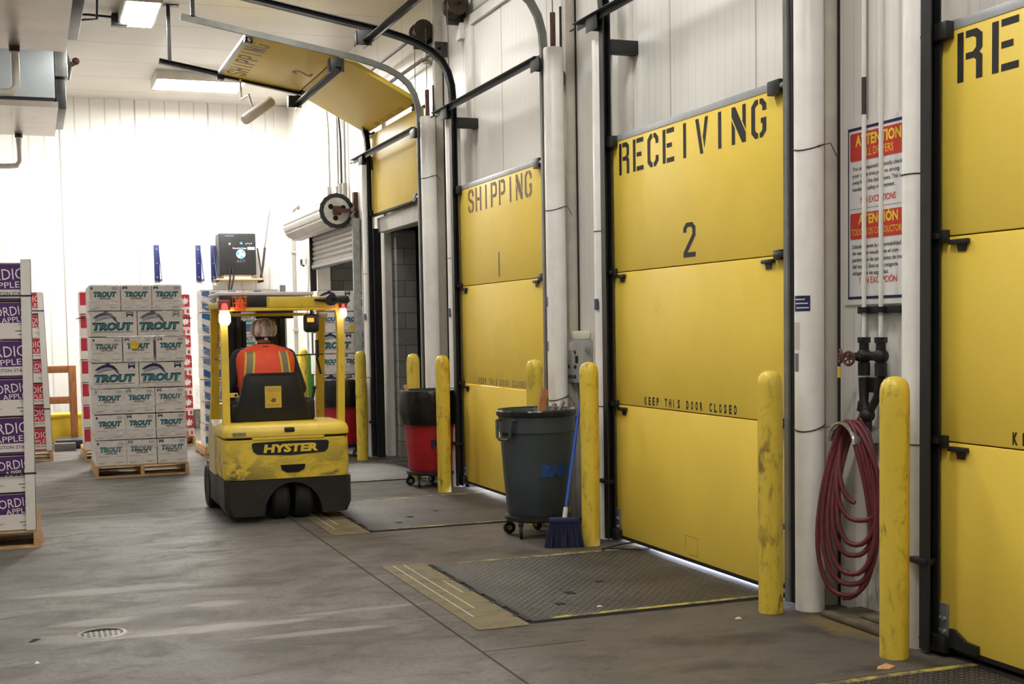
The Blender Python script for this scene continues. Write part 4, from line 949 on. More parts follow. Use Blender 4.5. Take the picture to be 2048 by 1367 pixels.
# ------------------------------------------------------------------ wheeled bins
def bin_(label, loc, rz, bodym, bag, txt, txm, ta=0., tz=.5):
    t = thing('wheeled_bin', label, 'bin', loc, rz)
    m = MB(); rib=lambda a,z: 1+(.012 if (z<.86 and cos(8*a)>.86) else 0)
    m.lathe(bodym,[(.0001,.165),(.225,.165),(.235,.18),(.262,.5),(.280,.78),(.283,.80),(.292,.805),(.296,.93),(.306,.935),(.306,.96),(.29,.965),(.282,.955),(.275,.8),(.23,.2),(.0001,.19)],64,fn=rib); b_=m.build('bin_body', t)
    for a in ((pi*1.22,pi*.22) if not bag else ()):
        xf=frame((.283*cos(a),.283*sin(a),.80),(-sin(a),cos(a),0),(0,0,1))
        m = MB(); m.tube(bodym,[(-.09,.10,0),(-.09,.1,.035),(-.075,-.03,.045),(-.05,-.045,.045),(.05,-.045,.045),(.075,-.03,.045),(.09,.1,.035),(.09,.1,0)],.012,8,xf=xf); m.box(shade_in,(-.07,-.02,-.004),(.07,.09,.002),0,xf); m.build('handle', t)
    if txt:
        m = MB(); a0=-pi/2+ta; r=.268
        V,F_,bb=text_geo(txt,.06,0,1.); k=.12
        vs=[]
        for x,y_ in V:
            ang=a0+(x-bb[0])*k/r+.0; zz=tz+y_*k; rr=.264+(zz-.5)*.065+.004; vs.append((rr*cos(ang),rr*sin(ang),zz))
        m.add(vs,F_,txm); m.build('lettering', b_, fix=False)
    m = MB()
    rim=M('black_bin_liner',(22,22,24),.28,var=.3,scale=12,bump=(.6,22))
    if bag: m.lathe(rim,[(.25,.80),(.268,.955),(.30,.984),(.318,.978),(.326,.955),(.322,.86),(.326,.76),(.316,.70),(.304,.64),(.288,.65)],64,fn=lambda a,z:1+.012*sin(13*a+z*9)+.01*sin(29*a-z*14)+(.022*sin(3*a+.6) if z<.72 else 0))
    else: m.lathe(rim,[(.22,.55),(.27,.90),(.288,.962),(.304,.974),(.313,.962),(.311,.93),(.303,.925)],64,fn=lambda a,z:1+.008*sin(17*a+z*20)+.006*sin(41*a))
    m.lathe(rim,[(.0001,.6),(.23,.62)],24); m.build('bin_liner', t)
    m = MB(); m.lathe(blackp,[(.0001,.125),(.25,.125),(.26,.135),(.26,.16),(.22,.168),(.0001,.168)],40); dl=m.build('dolly', t)
    for k in range(5):
        a=2*pi*k/5+.35; cx_,cy_=.235*cos(a),.235*sin(a)
        m = MB(); m.box(blackp,(cx_-.02,cy_-.02,.09),(cx_+.02,cy_+.02,.128),.004); xf=axial((cx_-.014*sin(a+.6),cy_+.014*cos(a+.6),.048),(cx_+.014*sin(a+.6),cy_-.014*cos(a+.6),.048)); m.lathe(rubber,[(.0001,0),(.03,0),(.047,.004),(.047,.024),(.03,.028),(.0001,.028)],20,xf); m.lathe(galv,[(.0001,-.002),(.02,-.002),(.02,.03),(.0001,.03)],12,xf); m.build('caster', dl)
    return t
greyb = M('charcoal_grey_plastic',(62,70,74),.42,var=.1,scale=4,dirt=((110,108,104),.15,6))
redb = M('red_plastic',(176,34,44),.42,var=.1,scale=4)
bluei = M('blue_marker_ink',(36,78,140),.55,var=.2,scale=20)
bin_('charcoal grey wheeled bin with black liner and wood scraps, beside the blue broom',(3.63,9.11,0),-.38,greyb,False,'BAN',bluei,.12,.48)
bin_('red wheeled bin with a black bag folded over the rim, between yellow bollards',(3.81,12.47,0),-.30,redb,True,'P',navy,-.02,.40)
bin_('red wheeled bin with black bag, half hidden behind the forklift',(3.72,15.98,0),-.2,redb,True,'',None)
def stick(label,a,b,w_,mat,nm='wood_scrap'):
    m = MB(); a,b=Vector(a),Vector(b); xf=axial(a,b); L=(b-a).length; m.box(mat,(-w_,-.012,0),(w_,.012,L),.002,xf); tag(m.build(nm),label,'wood scrap','wood scraps in the bins')
stick('orange-brown wood offcut sticking up from the middle of the grey bin',(3.60,9.05,.66),(3.70,9.12,1.12),.03,wood2)
stick('grey weathered stick lying across the right of the grey bin',(3.62,9.0,.72),(3.76,9.05,1.01),.016,M('weathered_stick',(132,118,104),.8))
stick('short grey stick at the right edge of the grey bin',(3.68,8.98,.8),(3.85,9.1,1.02),.012,MATS['weathered_stick'])
stick('pale wood strip poking out of the left of the red bin with the folded bag',(3.66,12.45,.7),(3.545,12.50,1.035),.016,wood)
t = thing('broom','blue push-style broom with navy bristles leaning beside the near bollard','broom',(0,0,0))
m = MB(); A=Vector((3.60,8.50,.26)); B=Vector((3.80,8.66,1.05)); m.tube(M('blue_broom_handle',(44,84,180),.35),[A,B],.0125,10); m.build('handle', t)
m = MB(); m.tube(M('white_socket',(206,204,196),.5),[A+(A-B).normalized()*.06,A+(B-A).normalized()*.03],.018,10); m.build('socket', t)
m = MB(); xf=frame((3.585,8.49,.2),(.94,-.34,0),(0,0,1)); m.box(M('navy_broom_head',(32,40,84),.6),(-.11,-.02,-.025),(.11,.02,.025),.01,xf@Matrix.Rotation(0,4,'X')); m.build('head', t)
m = MB(); br=M('navy_bristles',(30,36,70),.8,var=.3,scale=40)
xb=xf
for i in range(26):
    for jj in range(3):
        u=-.105+i*.21/25; m.tube(br,[(u,.0,-.01+jj*.0-(.0)) if False else (u,-.015,(jj-1)*.014),(u*1.32+random.uniform(-.006,.006),-.198,(jj-1)*.026)],.0045,5,xf=xb)
m.build('bristles', t)
tag(MB().lathe(M('green_plastic',(88,170,84),.45,var=.12,scale=4),[(.0001,.03),(.13,.03),(.145,.05),(.19,1.2),(.2,1.21),(.2,1.25),(.185,1.25),(.14,.1),(.0001,.09)],40).build('green_bin',loc=(3.99,19.3,0)),'tall green plastic bin behind the forklift, right of the driver','bin')
# ------------------------------------------------------------------ pallets and cartons
def pallet_root(label, loc, wx=1.02, dy=1.05, rz=0):
    t = thing('pallet', label, 'pallet', loc, rz, 'wooden pallets under the carton stacks')
    for k in range(7):
        m = MB(); y0=.01+k*(dy-.11)/6; m.box(wood,(0,y0,.118),(wx,y0+.09,.135),.003); m.build('deck_board', t)
    for x in (0,wx/2-.02,wx-.04):
        m = MB(); m.box(wood,(x,0.005,.018),(x+.04,dy-.005,.118),.003); m.build('stringer', t)
    for y0 in (0.,dy/2-.05,dy-.1):
        m = MB(); m.box(wood,(0,y0,0),(wx,y0+.1,.018),.003); m.build('bottom_board', t)
    return t
CHH = .287
wht = M('carton_white_print',(240,236,232),.6,var=.03)
def carton_base(w_, d, h, col=carton):
    m = MB(); m.box(col,(.003,.002,.001),(w_-.003,d,h-.010),.004,seg=1)
    m.box(gapbr,(.012,.012,h-.010),(w_-.012,d-.012,h-.004)); return m
def fr(x,z): return frame((x,.0012,z),(1,0,0),(0,0,1))
def fish(m, x, z, s_):
    xf = fr(x,z); xf1 = xf@Matrix.Translation((0,0,.0006))
    up=[(0,.02),(.03,.045),(.08,.07),(.14,.078),(.19,.06),(.225,.02),(.24,-.02)]
    lo=[(.215,-.005),(.18,.02),(.13,.032),(.07,.02),(.02,.0)]
    m.poly(navy,[(a*s_,b*s_) for a,b in up+[(.232,-.03)]+[(.2,.012),(.165,.04),(.12,.048),(.07,.036),(.03,.018)]],xf1)
    m.poly(M('fish_silver',(164,164,176),.5),[(a*s_,b*s_) for a,b in [(.0,.015),(.07,.05),(.14,.055),(.2,.02),(.175,.015),(.12,.01),(.06,-.012),(.01,-.02),(.025,.0)]],xf)
    m.poly(inkgrey,[(a*s_,b*s_) for a,b in [(.19,.02),(.225,.02),(.24,-.025),(.205,-.005)]],xf1)
    m.poly(navy,[(a*s_,b*s_) for a,b in [(.1,.072),(.115,.09),(.15,.088),(.15,.075)]],xf)
    m.poly(inkgrey,[(a*s_,b*s_) for a,b in [(.06,.012),(.12,.022),(.17,.012),(.12,.012)]],xf1)
def emblem(m, x, z, s_):
    m.rect(navy,0,0,s_,s_*.75,fr(x,z)); m.rect(inkgrey,0,-s_*.38,s_,-s_*.35,fr(x,z)); xf=fr(x,z)@Matrix.Translation((0,0,.0006))
    m.poly(wht,[(s_*.2,0),(s_*.8,0),(s_*.66,.2*s_),(s_*.34,.2*s_)],xf); m.rect(wht,s_*.15,s_*.5,s_*.85,s_*.62,xf)
def wordmark(m, txt, x, z, h, wd):
    xf=fr(x,z); m.text(dteal,txt,0,0,h,xf,bold=.085,shear=.18,width=wd); m.text(teal,txt,wd*.015,h*.12,h*.8,xf@Matrix.Translation((0,0,.0008)),bold=.0,shear=.18,width=wd*.965)
def lines_(m, x, z, wd, n=3, mat=None, h=.004):
    for q in range(n): m.rect(mat or inkgrey,x,z-q*h*2.4,x+wd*(1-.25*(q%2)),z-q*h*2.4+h,fr(0,0))
def trout_end(wd=.333, blue=False):
    m = carton_base(wd,.5,CHH)
    emblem(m,.022,.235,.05) if not blue else m.rect(inkblk,.02,.235,.04,.26,fr(0,0))
    m.rect(M('label_box',(206,200,204),.6),wd-.09,.225,wd-.025,.265,fr(0,0)); lines_(m,wd-.085,.255,.055,4,inkgrey,.003)
    wordmark(m,'TROUT',.045,.155,.05,wd-.085); m.text(inkblk,'APPLES',wd*.5,.125,.02,fr(0,0),'CENTER',bold=.03,shear=.15,width=.13)
    lines_(m,.03,.10,.12,1); lines_(m,wd-.1,.10,.07,1); lines_(m,.03,.03,.08,2); lines_(m,wd-.12,.035,.09,2); lines_(m,.16,.27,.03,1); return m
def trout_side(wd=.5):
    m = carton_base(wd,.333,CHH); fish(m,.03,.185,1.08); emblem(m,wd-.115,.215,.075)
    wordmark(m,'TROUT',.02,.075,.075,wd-.06); m.text(inkblk,'WASHINGTON APPLES PEARS LIKE CHELAN',.025,.045,.016,fr(0,0),width=wd-.08,bold=.02); return m
def nordic(wd, d, ink, side):
    m = carton_base(wd,d,CHH)
    if side:
        m.rect(ink,.006,.085,wd-.004,CHH-.012,fr(0,0)); x=fr(0,0)@Matrix.Translation((0,0,.0007))
        r=Matrix.Translation((wd-.03,.165,0))@Matrix.Rotation(.06,4,'Z'); m.text(wht,'NORDIC',0,0,.082,x@r,'RIGHT',bold=-.004,width=.36); m.text(wht,'APPLES',0,-.062,.045,x@r,'RIGHT',bold=.0,width=.235,z=0)
        m.text(inkgrey,'WASHINGTON STATE',wd-.015,.045,.024,fr(0,0),'RIGHT',bold=.03,width=.36); m.rect(ink,.006,.008,wd-.004,.02,fr(0,0)); m.rect(gapbr,.006,.0,wd-.004,.007,fr(0,0))
    else:
        m.rect(ink,.006,.125,wd-.004,CHH-.012,fr(0,0)); x=fr(0,0)@Matrix.Translation((0,0,.0007))
        r=Matrix.Translation((wd-.008,.19,0))@Matrix.Rotation(.1,4,'Z'); m.text(wht,'NORDIC',0,0,.068,x@r,'RIGHT',bold=-.002,width=.29); m.text(wht,'APPLES',0,-.05,.04,x@r,'RIGHT',width=.19)
        lines_(m,.03,.055,.1,2); m.rect(inkblk,wd-.10,.06,wd-.02,.066,fr(0,0)); m.rect(inkblk,wd-.08,.035,wd-.02,.04,fr(0,0)); lines_(m,wd-.08,.11,.06,1)
        m.rect(gapbr,.006,.0,wd-.004,.006,fr(0,0))
    return m
def blue_end(wd=.333):
    m = carton_base(wd,.5,CHH); m.poly(cartonb,[(.006,.27),(.10,.27),(.12,.17),(.006,.21)],fr(0,0)); m.poly(cartonb,[(.006,.14),(.09,.10),(.09,.01),(.006,.05)],fr(0,0)); m.poly(dteal,[(.1,.15),(.19,.19),(.19,.08)],fr(0,0))
    m.text(inkgrey,'TROUT',.12,.20,.05,fr(0,0)@Matrix.Translation((0,0,.0008)),bold=.06,shear=.15,width=.19); m.rect(cartonb,.2,.03,wd-.01,.13,fr(0,0)); m.rect(teal,.22,.15,wd-.01,.185,fr(0,0)); lines_(m,.12,.05,.08,3); return m
def red_leaf(wd=.333):
    m = carton_base(wd,.5,CHH); m.rect(cartonr,wd-.15,.11,wd-.004,.277,fr(0,0)); x=fr(0,0)@Matrix.Translation((0,0,.0007))
    leaf=[(0,0),(.02,.03),(.06,.02),(.05,.05),(.09,.07),(.06,.085),(.07,.12),(.035,.10),(.02,.14),(-.0,.1),(-.03,.11),(-.02,.06),(-.045,.03),(-.01,.03)]
    m.poly(wht,[(wd-.085+a*.85,.13+b*.85) for a,b in leaf],x); m.rect(wht,wd-.15,.155,wd-.11,.17,x); lines_(m,wd-.14,.09,.12,1); m.rect(cartonr,wd-.11,.0,wd-.08,.07,fr(0,0)); m.rect(cartonr,wd-.05,.02,wd-.02,.07,fr(0,0)); m.rect(cartonr,.01,.11,.1,.27,fr(0,0)); return m
CM = {}
def cm(kind):
    if kind not in CM:
        CM[kind] = {'te':lambda:trout_end(),'tb':lambda:trout_end(blue=True),'ts':lambda:trout_side(),'pe':lambda:nordic(.333,.5,cartonp,False),'ps':lambda:nordic(.5,.333,cartonp,True),
          're':lambda:nordic(.333,.5,cartonr,False),'rs':lambda:nordic(.5,.333,cartonr,True),'be':lambda:blue_end(),'rl':lambda:red_leaf()}[kind]().mesh('carton',30)
    return CM[kind]
ORD=['top','second','third','fourth','fifth','sixth','bottom']
def stack(loc, pattern, kinds, desc, where, group, back=None, lean=0., gap=None, only=None, rz=0, jit=.004):
    """pattern top to bottom: E = three carton ends, S = two long sides; front row, plus the row behind on the `back` side"""
    L=len(pattern); R_=Matrix.Rotation(rz,4,'Z')
    for q,ch in enumerate(pattern):
        lv=L-1-q; z=loc[2]+.136+lv*CHH; n=3 if ch=='E' else 2; wd,d=(.333,.5) if ch=='E' else (.5,.333)
        row = ORD[q] if q<L-1 else 'bottom'
        for c_ in range(n):
            if only is not None and c_ not in only(n): continue
            pos=('left','middle','right')[c_] if n==3 else ('left','right')[c_]
            kk=kinds['E'] if ch=='E' else kinds['S']
            if kk=='te' and c_==0: kk='tb'
            x=c_*wd+lean*(lv)+random.uniform(-jit,jit)
            if gap==(q,c_): x+=.02
            o=bpy.data.objects.new('carton',cm(kk)); C.objects.link(o); v=R_@Vector((x,random.uniform(-jit,jit),0)); o.location=(loc[0]+v.x,loc[1]+v.y,z); o.rotation_euler.z=rz
            tag(o,f'{desc}, {pos} of the {row} row, {where}','carton',group)
        if back is not None:
            nb = 1 if ch=='E' else 2
            for b_ in range(nb):
                x=(0 if back=='left' else (n-1)*wd)+lean*lv
                o=bpy.data.objects.new('carton',cm(kinds['E'] if ch=='E' else kinds['S'])); C.objects.link(o); v=R_@Vector((x,(b_+1)*d+.006*(b_+1),0)); o.location=(loc[0]+v.x,loc[1]+v.y,z); o.rotation_euler.z=rz
                tag(o,f'{"rearmost " if b_ else ""}{desc} behind the {back} one of the {row} row, {where}','carton',group)
cornm = M('white_corner_board',(222,218,212),.6,var=.05)
def corner_board(label, x, y, z1, s_=1, mat=cornm, lean=0.):
    m = MB(); m.add([],[],mat)
    for dx0,dy0,dx1,dy1 in ((-.07*s_,-.006,0.004*s_,0),(0,-.006,.005*s_,.07)):
        xa,xb=min(dx0,dx1),max(dx0,dx1)
        m.add([(xa,dy0,0),(xb,dy0,0),(xb,dy1,0),(xa,dy1,0),(xa+lean,dy0,z1),(xb+lean,dy0,z1),(xb+lean,dy1,z1),(xa+lean,dy1,z1)],[(3,2,1,0),(4,5,6,7),(0,1,5,4),(1,2,6,5),(2,3,7,6),(3,0,4,7)],mat)
    o=m.build('corner_board',loc=(x,y,.138)); tag(o,label,'corner board','corner boards on the carton stacks')
def strap(label, x0,x1,y0,y1,z,mat=blackp,h=.014):
    m = MB(); a=.009
    for p,q in (((x0-a,y0-a),(x1+a,y0-a+.002)),((x1+a-.002,y0-a),(x1+a,y1)),((x0-a,y0-a),(x0-a+.002,y1))): m.box(mat,(p[0],p[1],z),(q[0],q[1],z+h))
    tag(m.build('strap'),label,'strap','black straps around the carton stacks')
# front wrapped stack
TX,TY = .645,14.86
pallet_root('wooden pallet under the front wrapped stack of teal-lettered cartons',(TX-.01,TY-.02,0))
stack((TX,TY,0),'ESESEEE',{'E':'te','S':'ts'},'white teal-lettered carton','front wrapped stack','cartons of the front wrapped stack',back='left',lean=0,gap=(2,2))
m = MB(); m.lathe(M('yellow_round_sticker',(234,200,50),.5),[(.0001,.001),(.05,.001),(.05,.0)],12,frame((TX+.46,TY-.004,1.475),(1,0,0),(0,0,1)),fn=lambda a,z:1+.12*sin(5*a)); m.text(inkgrey,'CO-OP',TX+.43,1.47,.012,frame((0,TY-.0062,0),(1,0,0),(0,0,1)),width=.06)
tag(m.build('round_sticker'),'yellow round sticker on the front wrapped stack','sticker')
def mat_film():
    t = NT('stretch_film'); n = t.noise(9,5,.65,(.6,1,2.2),True,1.2)
    tr=t.n.new('ShaderNodeBsdfTransparent'); ms_=t.n.new('ShaderNodeMixShader')
    t.b.inputs['Base Color'].default_value=(.9,.88,.88,1); t.b.inputs['Roughness'].default_value=.22; t.bump(t.noise(26,4,.6,(.5,1,2.5),True),.7,.01)
    t.lk(t.ramp(n,.38,.75,.04,.5),ms_.inputs[0]); t.lk(tr.outputs[0],ms_.inputs[1]); t.lk(t.b.outputs[0],ms_.inputs[2]); t.lk(ms_.outputs[0],t.out.inputs[0]); return t.m
film = mat_film()
def wrap(label, x0,x1,y0,d, bands, lean=0.):
    m = MB()
    for z0,z1,tilt,bow in bands:
        n=14; top=[]; bot=[]
        def P(x,y,k,z): return (x+lean*(z-.14)/CHH,y,z)
        path=[(x0-.012,y0+d*(1-k/4),0) for k in range(4)]+[(x0-.012+(x1-x0+.024)*k/n,y0-.014-.004*sin(k*2.1),k/n) for k in range(n+1)]+[(x1+.012,y0+d*(k/4),1) for k in range(1,5)]
        vs=[]
        for x,y,k in path:
            zz=tilt*(k-.5)+bow*sin(k*pi); vs += [P(x,y,k,z0+zz+.006*sin(k*17+z0*9)),P(x,y,k,z1+zz+.008*sin(k*13+z1*7))]
        m.add(vs,[(2*i,2*i+2,2*i+3,2*i+1) for i in range(len(path)-1)],film)
    o=m.build('stretch_wrap',fix=False); tag(o,label,'stretch wrap','clear stretch wrap around the stacks')
wrap('clear stretch film bands around the front wrapped stack',TX,TX+1.0,TY,.9,[(1.86,1.97,.02,-.01),(1.78,1.86,-.0,.0),(1.30,1.40,.03,-.04),(1.02,1.09,.05,-.02),(.90,.99,-.05,.0),(.74,.84,.10,.02),(.50,.58,.04,-.03),(.42,.51,.02,0),(.28,.36,.0,.03),(1.5,1.6,.14,0)],0)
m = MB(); m.poly(film,[(0,0),(.04,0),(.09,.13),(.05,.14)],frame((TX+.30,TY+.02,2.14),(1,0,0),(0,.2,1)),.001); tag(m.build('film_tail'),'loose tail of clear film sticking up from the front wrapped stack','film')
# red stacks behind it
pallet_root('wooden pallet of the red stack hidden behind the front wrapped stack',(.60,17.0,0))
stack((.61,17.02,0),'EEEEEEE',{'E':'rl','S':'rl'},'red-printed carton','red stack behind the wrapped stack','cartons of the red stacks',only=lambda n:(0,))
strap('black strap around the red stack directly behind the front wrapped stack',.61,1.61,17.02,18.0,1.80)
pallet_root('wooden pallet of the red stack between the front wrapped stack and the forklift',(1.16,18.6,0))
stack((1.165,18.62,0),'EEEEEEE',{'E':'rl','S':'rl'},'red leaf-printed carton','red stack left of the forklift','cartons of the red stacks',only=lambda n:(2,))
corner_board('white corner board on the red stack between the wrapped stack and the forklift',2.03,18.615,2.0)
strap('black strap around the red stack between the wrapped stack and the forklift',1.17,2.165,18.62,19.1,1.80)
# red stack at the left
pallet_root('wooden pallet under the red stack at the left',(-.78,17.25,0))
stack((-.785,17.27,0),'SESESSE'.replace('SSE','SES') if False else 'SESESSS',{'E':'re','S':'rs'},'red carton with white script','leftmost red stack','cartons of the left red stack',only=lambda n:(n-1,),lean=-.006)
corner_board('white corner board on the red stack at the left',.235,17.26,2.0,lean=-.045)
for z in (1.9,.66): strap(f'black strap around the {"top" if z>1 else "lower part"} of the red stack at the left',-.79-.012*(z/CHH),(.232-.0065*(z/CHH)),17.26,18.0,z)
# purple stack in front
pallet_root('wooden pallet under the purple stack at left',(-1.0,10.24,0))
stack((-1.012,10.26,0),'SESESEE',{'E':'pe','S':'ps'},'purple carton','purple stack at left','cartons of the purple stack',only=lambda n:(n-1,),back='right',lean=.0045,jit=.002)
corner_board('white corner board on the near corner of the purple stack',-.0,10.25,2.03,lean=.034)
for z in (1.89,.56): strap(f'black strap around the {"upper" if z>1 else "lower"} part of the purple stack',-1.03,.0+.017*z,10.25,10.9,z,h=.012)
m = MB(); P=[(0,.02,.0),(.05,.06,.03),(.02,.03,.16),(.035,.05,.27),(.0,.02,.3),(-.005,.0,.12)]
m.add(P,[(0,1,2),(0,2,5),(2,3,4),(2,4,5)],M('brown_paper',(206,168,132),.8,var=.2)); tag(m.build('torn_paper',loc=(.01,10.28,.0),fix=False),'torn brown paper hanging at the base of the purple stack','paper')
# wrapped blue and white stack beyond the forklift
pallet_root('wooden pallet under the blue and white stack beyond the forklift',(2.06,16.65,0),1.02)
stack((2.075,16.68,0),'EEEEEEE',{'E':'be','S':'be'},'blue and white carton','stack beyond the forklift','cartons of the blue and white stack')
wrap('clear stretch film around the blue and white stack beyond the forklift',2.075,3.08,16.68,.9,[(1.9,2.13,.0,0),(1.5,1.72,.1,0),(1.1,1.35,-.1,0),(.7,.95,.08,0),(.3,.55,-.05,0)])
corner_board('grey corner board standing up at the right of the stack beyond the forklift',3.15,16.68,2.06,mat=M('grey_corner_board',(176,172,170),.6))
# trout stack entering the rolling-door opening
pallet_root('wooden pallet under the white stack in the rolling-door opening',(3.67,17.2,0))
stack((3.68,17.22,0),'SESESES',{'E':'te','S':'ts'},'white fish-printed carton','stack under the rolling door','cartons of the stack in the rolling-door opening',only=lambda n:(0,1))
m = MB(); m.lathe(MATS['yellow_round_sticker'],[(.0001,.001),(.05,.001),(.05,.0)],12,frame((4.16,17.212,1.62),(1,0,0),(0,0,1)),fn=lambda a,z:1+.12*sin(5*a)); tag(m.build('round_sticker'),'yellow round sticker on the stack in the rolling-door opening','sticker')
# clutter in the back left corner
t = thing('wooden_stand','brown wooden frame leaning between the left red stack and the wrapped stack','wooden frame',(0,0,0))
m = MB(); m.box(wood2,(.52,19.3,.12),(.62,19.38,1.16),.006,Matrix.Translation((0,0,0))@Matrix.Rotation(0,4,'X')); m.build('post', t)
m = MB(); m.box(wood2,(.10,19.3,.12),(.18,19.38,1.14),.006); m.build('post', t)
for z in (1.06,.62):
    m = MB(); m.box(wood2,(.18,19.31,z),(.52,19.37,z+.1),.006); m.build('rail', t)
m = MB(); m.box(M('yellow_tub',(222,190,50),.45,var=.1),(.15,19.9,.0),(.98,20.3,.42),.03); m.box(MATS['yellow_tub'],(.12,19.87,.38),(1.01,20.33,.44),.015); tag(m.build('yellow_tub'),'yellow tub on the floor by the back wall','tub')
t = thing('floor_scale','low black floor scale with a grey indicator box beside the left red stack','scale',(0,0,0))
m = MB(); m.box(M('scale_deck',(74,74,84),.4),(.30,18.9,.10),(.80,19.5,.13),.008); m.build('deck', t); m = MB(); m.box(blackp,(.32,18.92,.0),(.78,19.48,.10),.006); m.build('frame', t)
m = MB(); m.box(M('grey_indicator',(110,108,106),.5),(.28,18.6,.0),(.56,18.75,.11),.01); m.build('indicator', t)
# ------------------------------------------------------------------ charger and brackets on the back wall
t = thing('battery_charger','black battery charger with blue logo on a wall shelf at the back','charger',(0,0,0))
m = MB(); m.box(blackp,(2.98,21.42,2.54),(3.58,YB-.06,3.22),.02,seg=3)
xf=frame((2.98,21.4185,2.54),(1,0,0),(0,0,1)); xg=xf@Matrix.Translation((0,0,.001))
bl=M('charger_blue',(70,150,220),.4); wl_=M('charger_white',(220,224,228),.5)
ring=[(.35+.075*cos(a),.34+.075*sin(a)) for a in [k*2*pi/24 for k in range(24)]]; m.poly(wl_,ring,xf)
for q in range(3):
    a0=q*2.1; m.poly(bl,[(.35+.07*cos(a0),.34+.07*sin(a0)),(.35+.07*cos(a0+.6),.34+.07*sin(a0+.6)),(.35+.07*cos(a0+1.2),.34+.07*sin(a0+1.2)),(.35+.03*cos(a0+1.5),.34+.03*sin(a0+1.5)),(.35+.03*cos(a0+.5),.34+.03*sin(a0+.5))],xg)
m.text(M('charger_dim',(120,130,140),.5),'ACT',.28,.20,.045,xf,width=.14,space=1.2); m.text(wl_,'Powered by Charge',.22,.425,.022,xf,width=.22,bold=.02); m.rect(wl_,.46,.41,.58,.455,xf)
m.rect(wl_,.16,.49,.185,.52,xf); m.poly(bl,[(.33,.51),(.35,.535),(.375,.535),(.385,.505),(.36,.495)],xf)
for q in range(4): m.rect(wl_,.43+q*.03,.50+.008*(q%2),.445+q*.03,.515+.008*(q%2),xf)
m.rect(MATS['charger_dim'],.1,.63,.24,.64,xf); m.build('cabinet', t, fix=False)
m = MB(); m.box(wood,(2.92,21.38,2.45),(3.68,YB-.06,2.478),.004); m.box(M('pale_base',(200,192,180),.5),(3.05,21.45,2.478),(3.5,21.85,2.54)); m.build('shelf', t)
for x in (2.92,3.66):
    m = MB(); m.box(blackp,(x,21.4,2.42),(x+.03,YB-.06,2.46)); m.tube(blackp,[(x+.015,21.42,2.46),(x+.015,YB-.06,3.0)],.012,6); m.build('shelf_bracket', t)
m = MB()
for dx in (0,.05): m.tube(rubber,[(3.12+dx,21.40,2.62),(3.12+dx,21.34,2.66),(3.13+dx*1.2,21.32,2.5),(3.10+dx*.5,21.36,2.2),(3.08,21.4,1.9)],.014,8)
m.build('output_cable', t)
m = MB(); m.tube(darkst,[(3.68,21.6,2.5),(3.72,21.6,2.7),(3.76,21.6,3.0)],.02,8); m.tube(M('grey_fibre_rod',(120,112,108),.5),[(3.74,21.6,2.9),(3.86,21.62,3.62)],.012,8); tag(m.build('cable_whip'),'slim grey cable whip leaning up beside the charger','rod')
navyst = M('navy_steel',(36,44,96),.4,.2,var=.1)
for x,lab in ((1.985,'navy steel wall bracket above the front wrapped stack'),(2.655,'navy steel wall bracket left of the charger, above the red stack'),(2.90,'navy steel wall bracket half behind the charger')):
    t = thing('wall_bracket',lab,'bracket',(x,0,0),group='navy brackets on the back wall')
    m = MB(); m.box(navyst,(0,YB-.03,2.46),(.085,YB-.0015,3.05),.004); pl=m.build('plate', t)
    for z in (2.52,2.75,2.98): m=MB(); m.lathe(galv,[(.0001,.008),(.013,.008),(.013,0)],10,frame((.042,YB-.0305,z),(1,0,0),(0,0,1))); m.build('bolt', t)
    m = MB(); m.box(navyst,(.07,YB-.4,2.44),(.085,YB-.02,2.48)); m.tube(navyst,[(.078,YB-.38,2.47),(.078,YB-.03,2.95)],.008,6); m.build('strut', t)
# ------------------------------------------------------------------ hanging coolers (evaporators)
steelg = M('stainless_pan',(170,160,150),.35,.5,var=.12,scale=2); bluegr = M('blue_grey_steel',(170,178,182),.4,.3,var=.06)
def cooler(label, y0, y1, z0=4.3, x1=.44):
    t = thing('hanging_cooler',label,'cooler',(0,0,0),group='coolers hanging under the ceiling')
    m = MB(); m.add([(-1.9,y0,z0+.02),(x1,y0,z0+.02),(x1,y1,z0),(-1.9,y1,z0),(-1.9,y0,z0+.09),(x1,y0,z0+.09),(x1,y1,z0+.09),(-1.9,y1,z0+.09)],[(3,2,1,0),(4,5,6,7),(0,1,5,4),(1,2,6,5),(2,3,7,6),(3,0,4,7)],steelg); m.build('drain_pan', t)
    m = MB(); m.box(bluegr,(-1.9,y0+.05,z0+.14),(x1-.03,y1-.1,z0+.92),.01); m.box(blackp,(-1.88,y0+.07,z0+.09),(x1-.05,y1-.12,z0+.14)); m.build('casing', t)
    m = MB(); m.box(galv,(x1-.02,y0+.15,z0+.42),(x1+.13,y1-.3,z0+.86),.01); m.box(darkst,(x1-.02,y0+.2,z0+.04),(x1+.10,y1-.35,z0+.40),.01); m.build('end_box', t)
    m = MB(); m.tube(rust,[(x1+.13,y0+.5,z0+.6),(x1+.22,y0+.5,z0+.66)],.03,10); m.ball(rust,(x1+.24,y0+.5,z0+.68),.045); m.tube(blackp,[(x1+.14,y0+.5,z0+.45),(x1+.17,y0+.5,z0+.6),(x1+.1,y0+.5,z0+.85)],.025,8); m.build('valve', t)
    m = MB(); m.tube(darkst,[(-.02,y1-.12,z0+.02),(-.02,y1-.12,z0-.05)],.05,12); m.tube(tubew,[(-.02,y1-.12,z0-.03),(-.02,y1-.12,z0-.36),(-.06,y1-.12,z0-.42),(-.16,y1-.12,z0-.43),(-1.9,y1-.1,z0-.46)],.038,12); m.build('drain_pipe', t)
    for x in (-1.7,.2):
        for y in (y0+.3,y1-.4):
            m = MB(); m.tube(galv,[(x,y,z0+.9),(x,y,ZC-.002)],.012,8); m.build('hanger_rod', t)
    return t
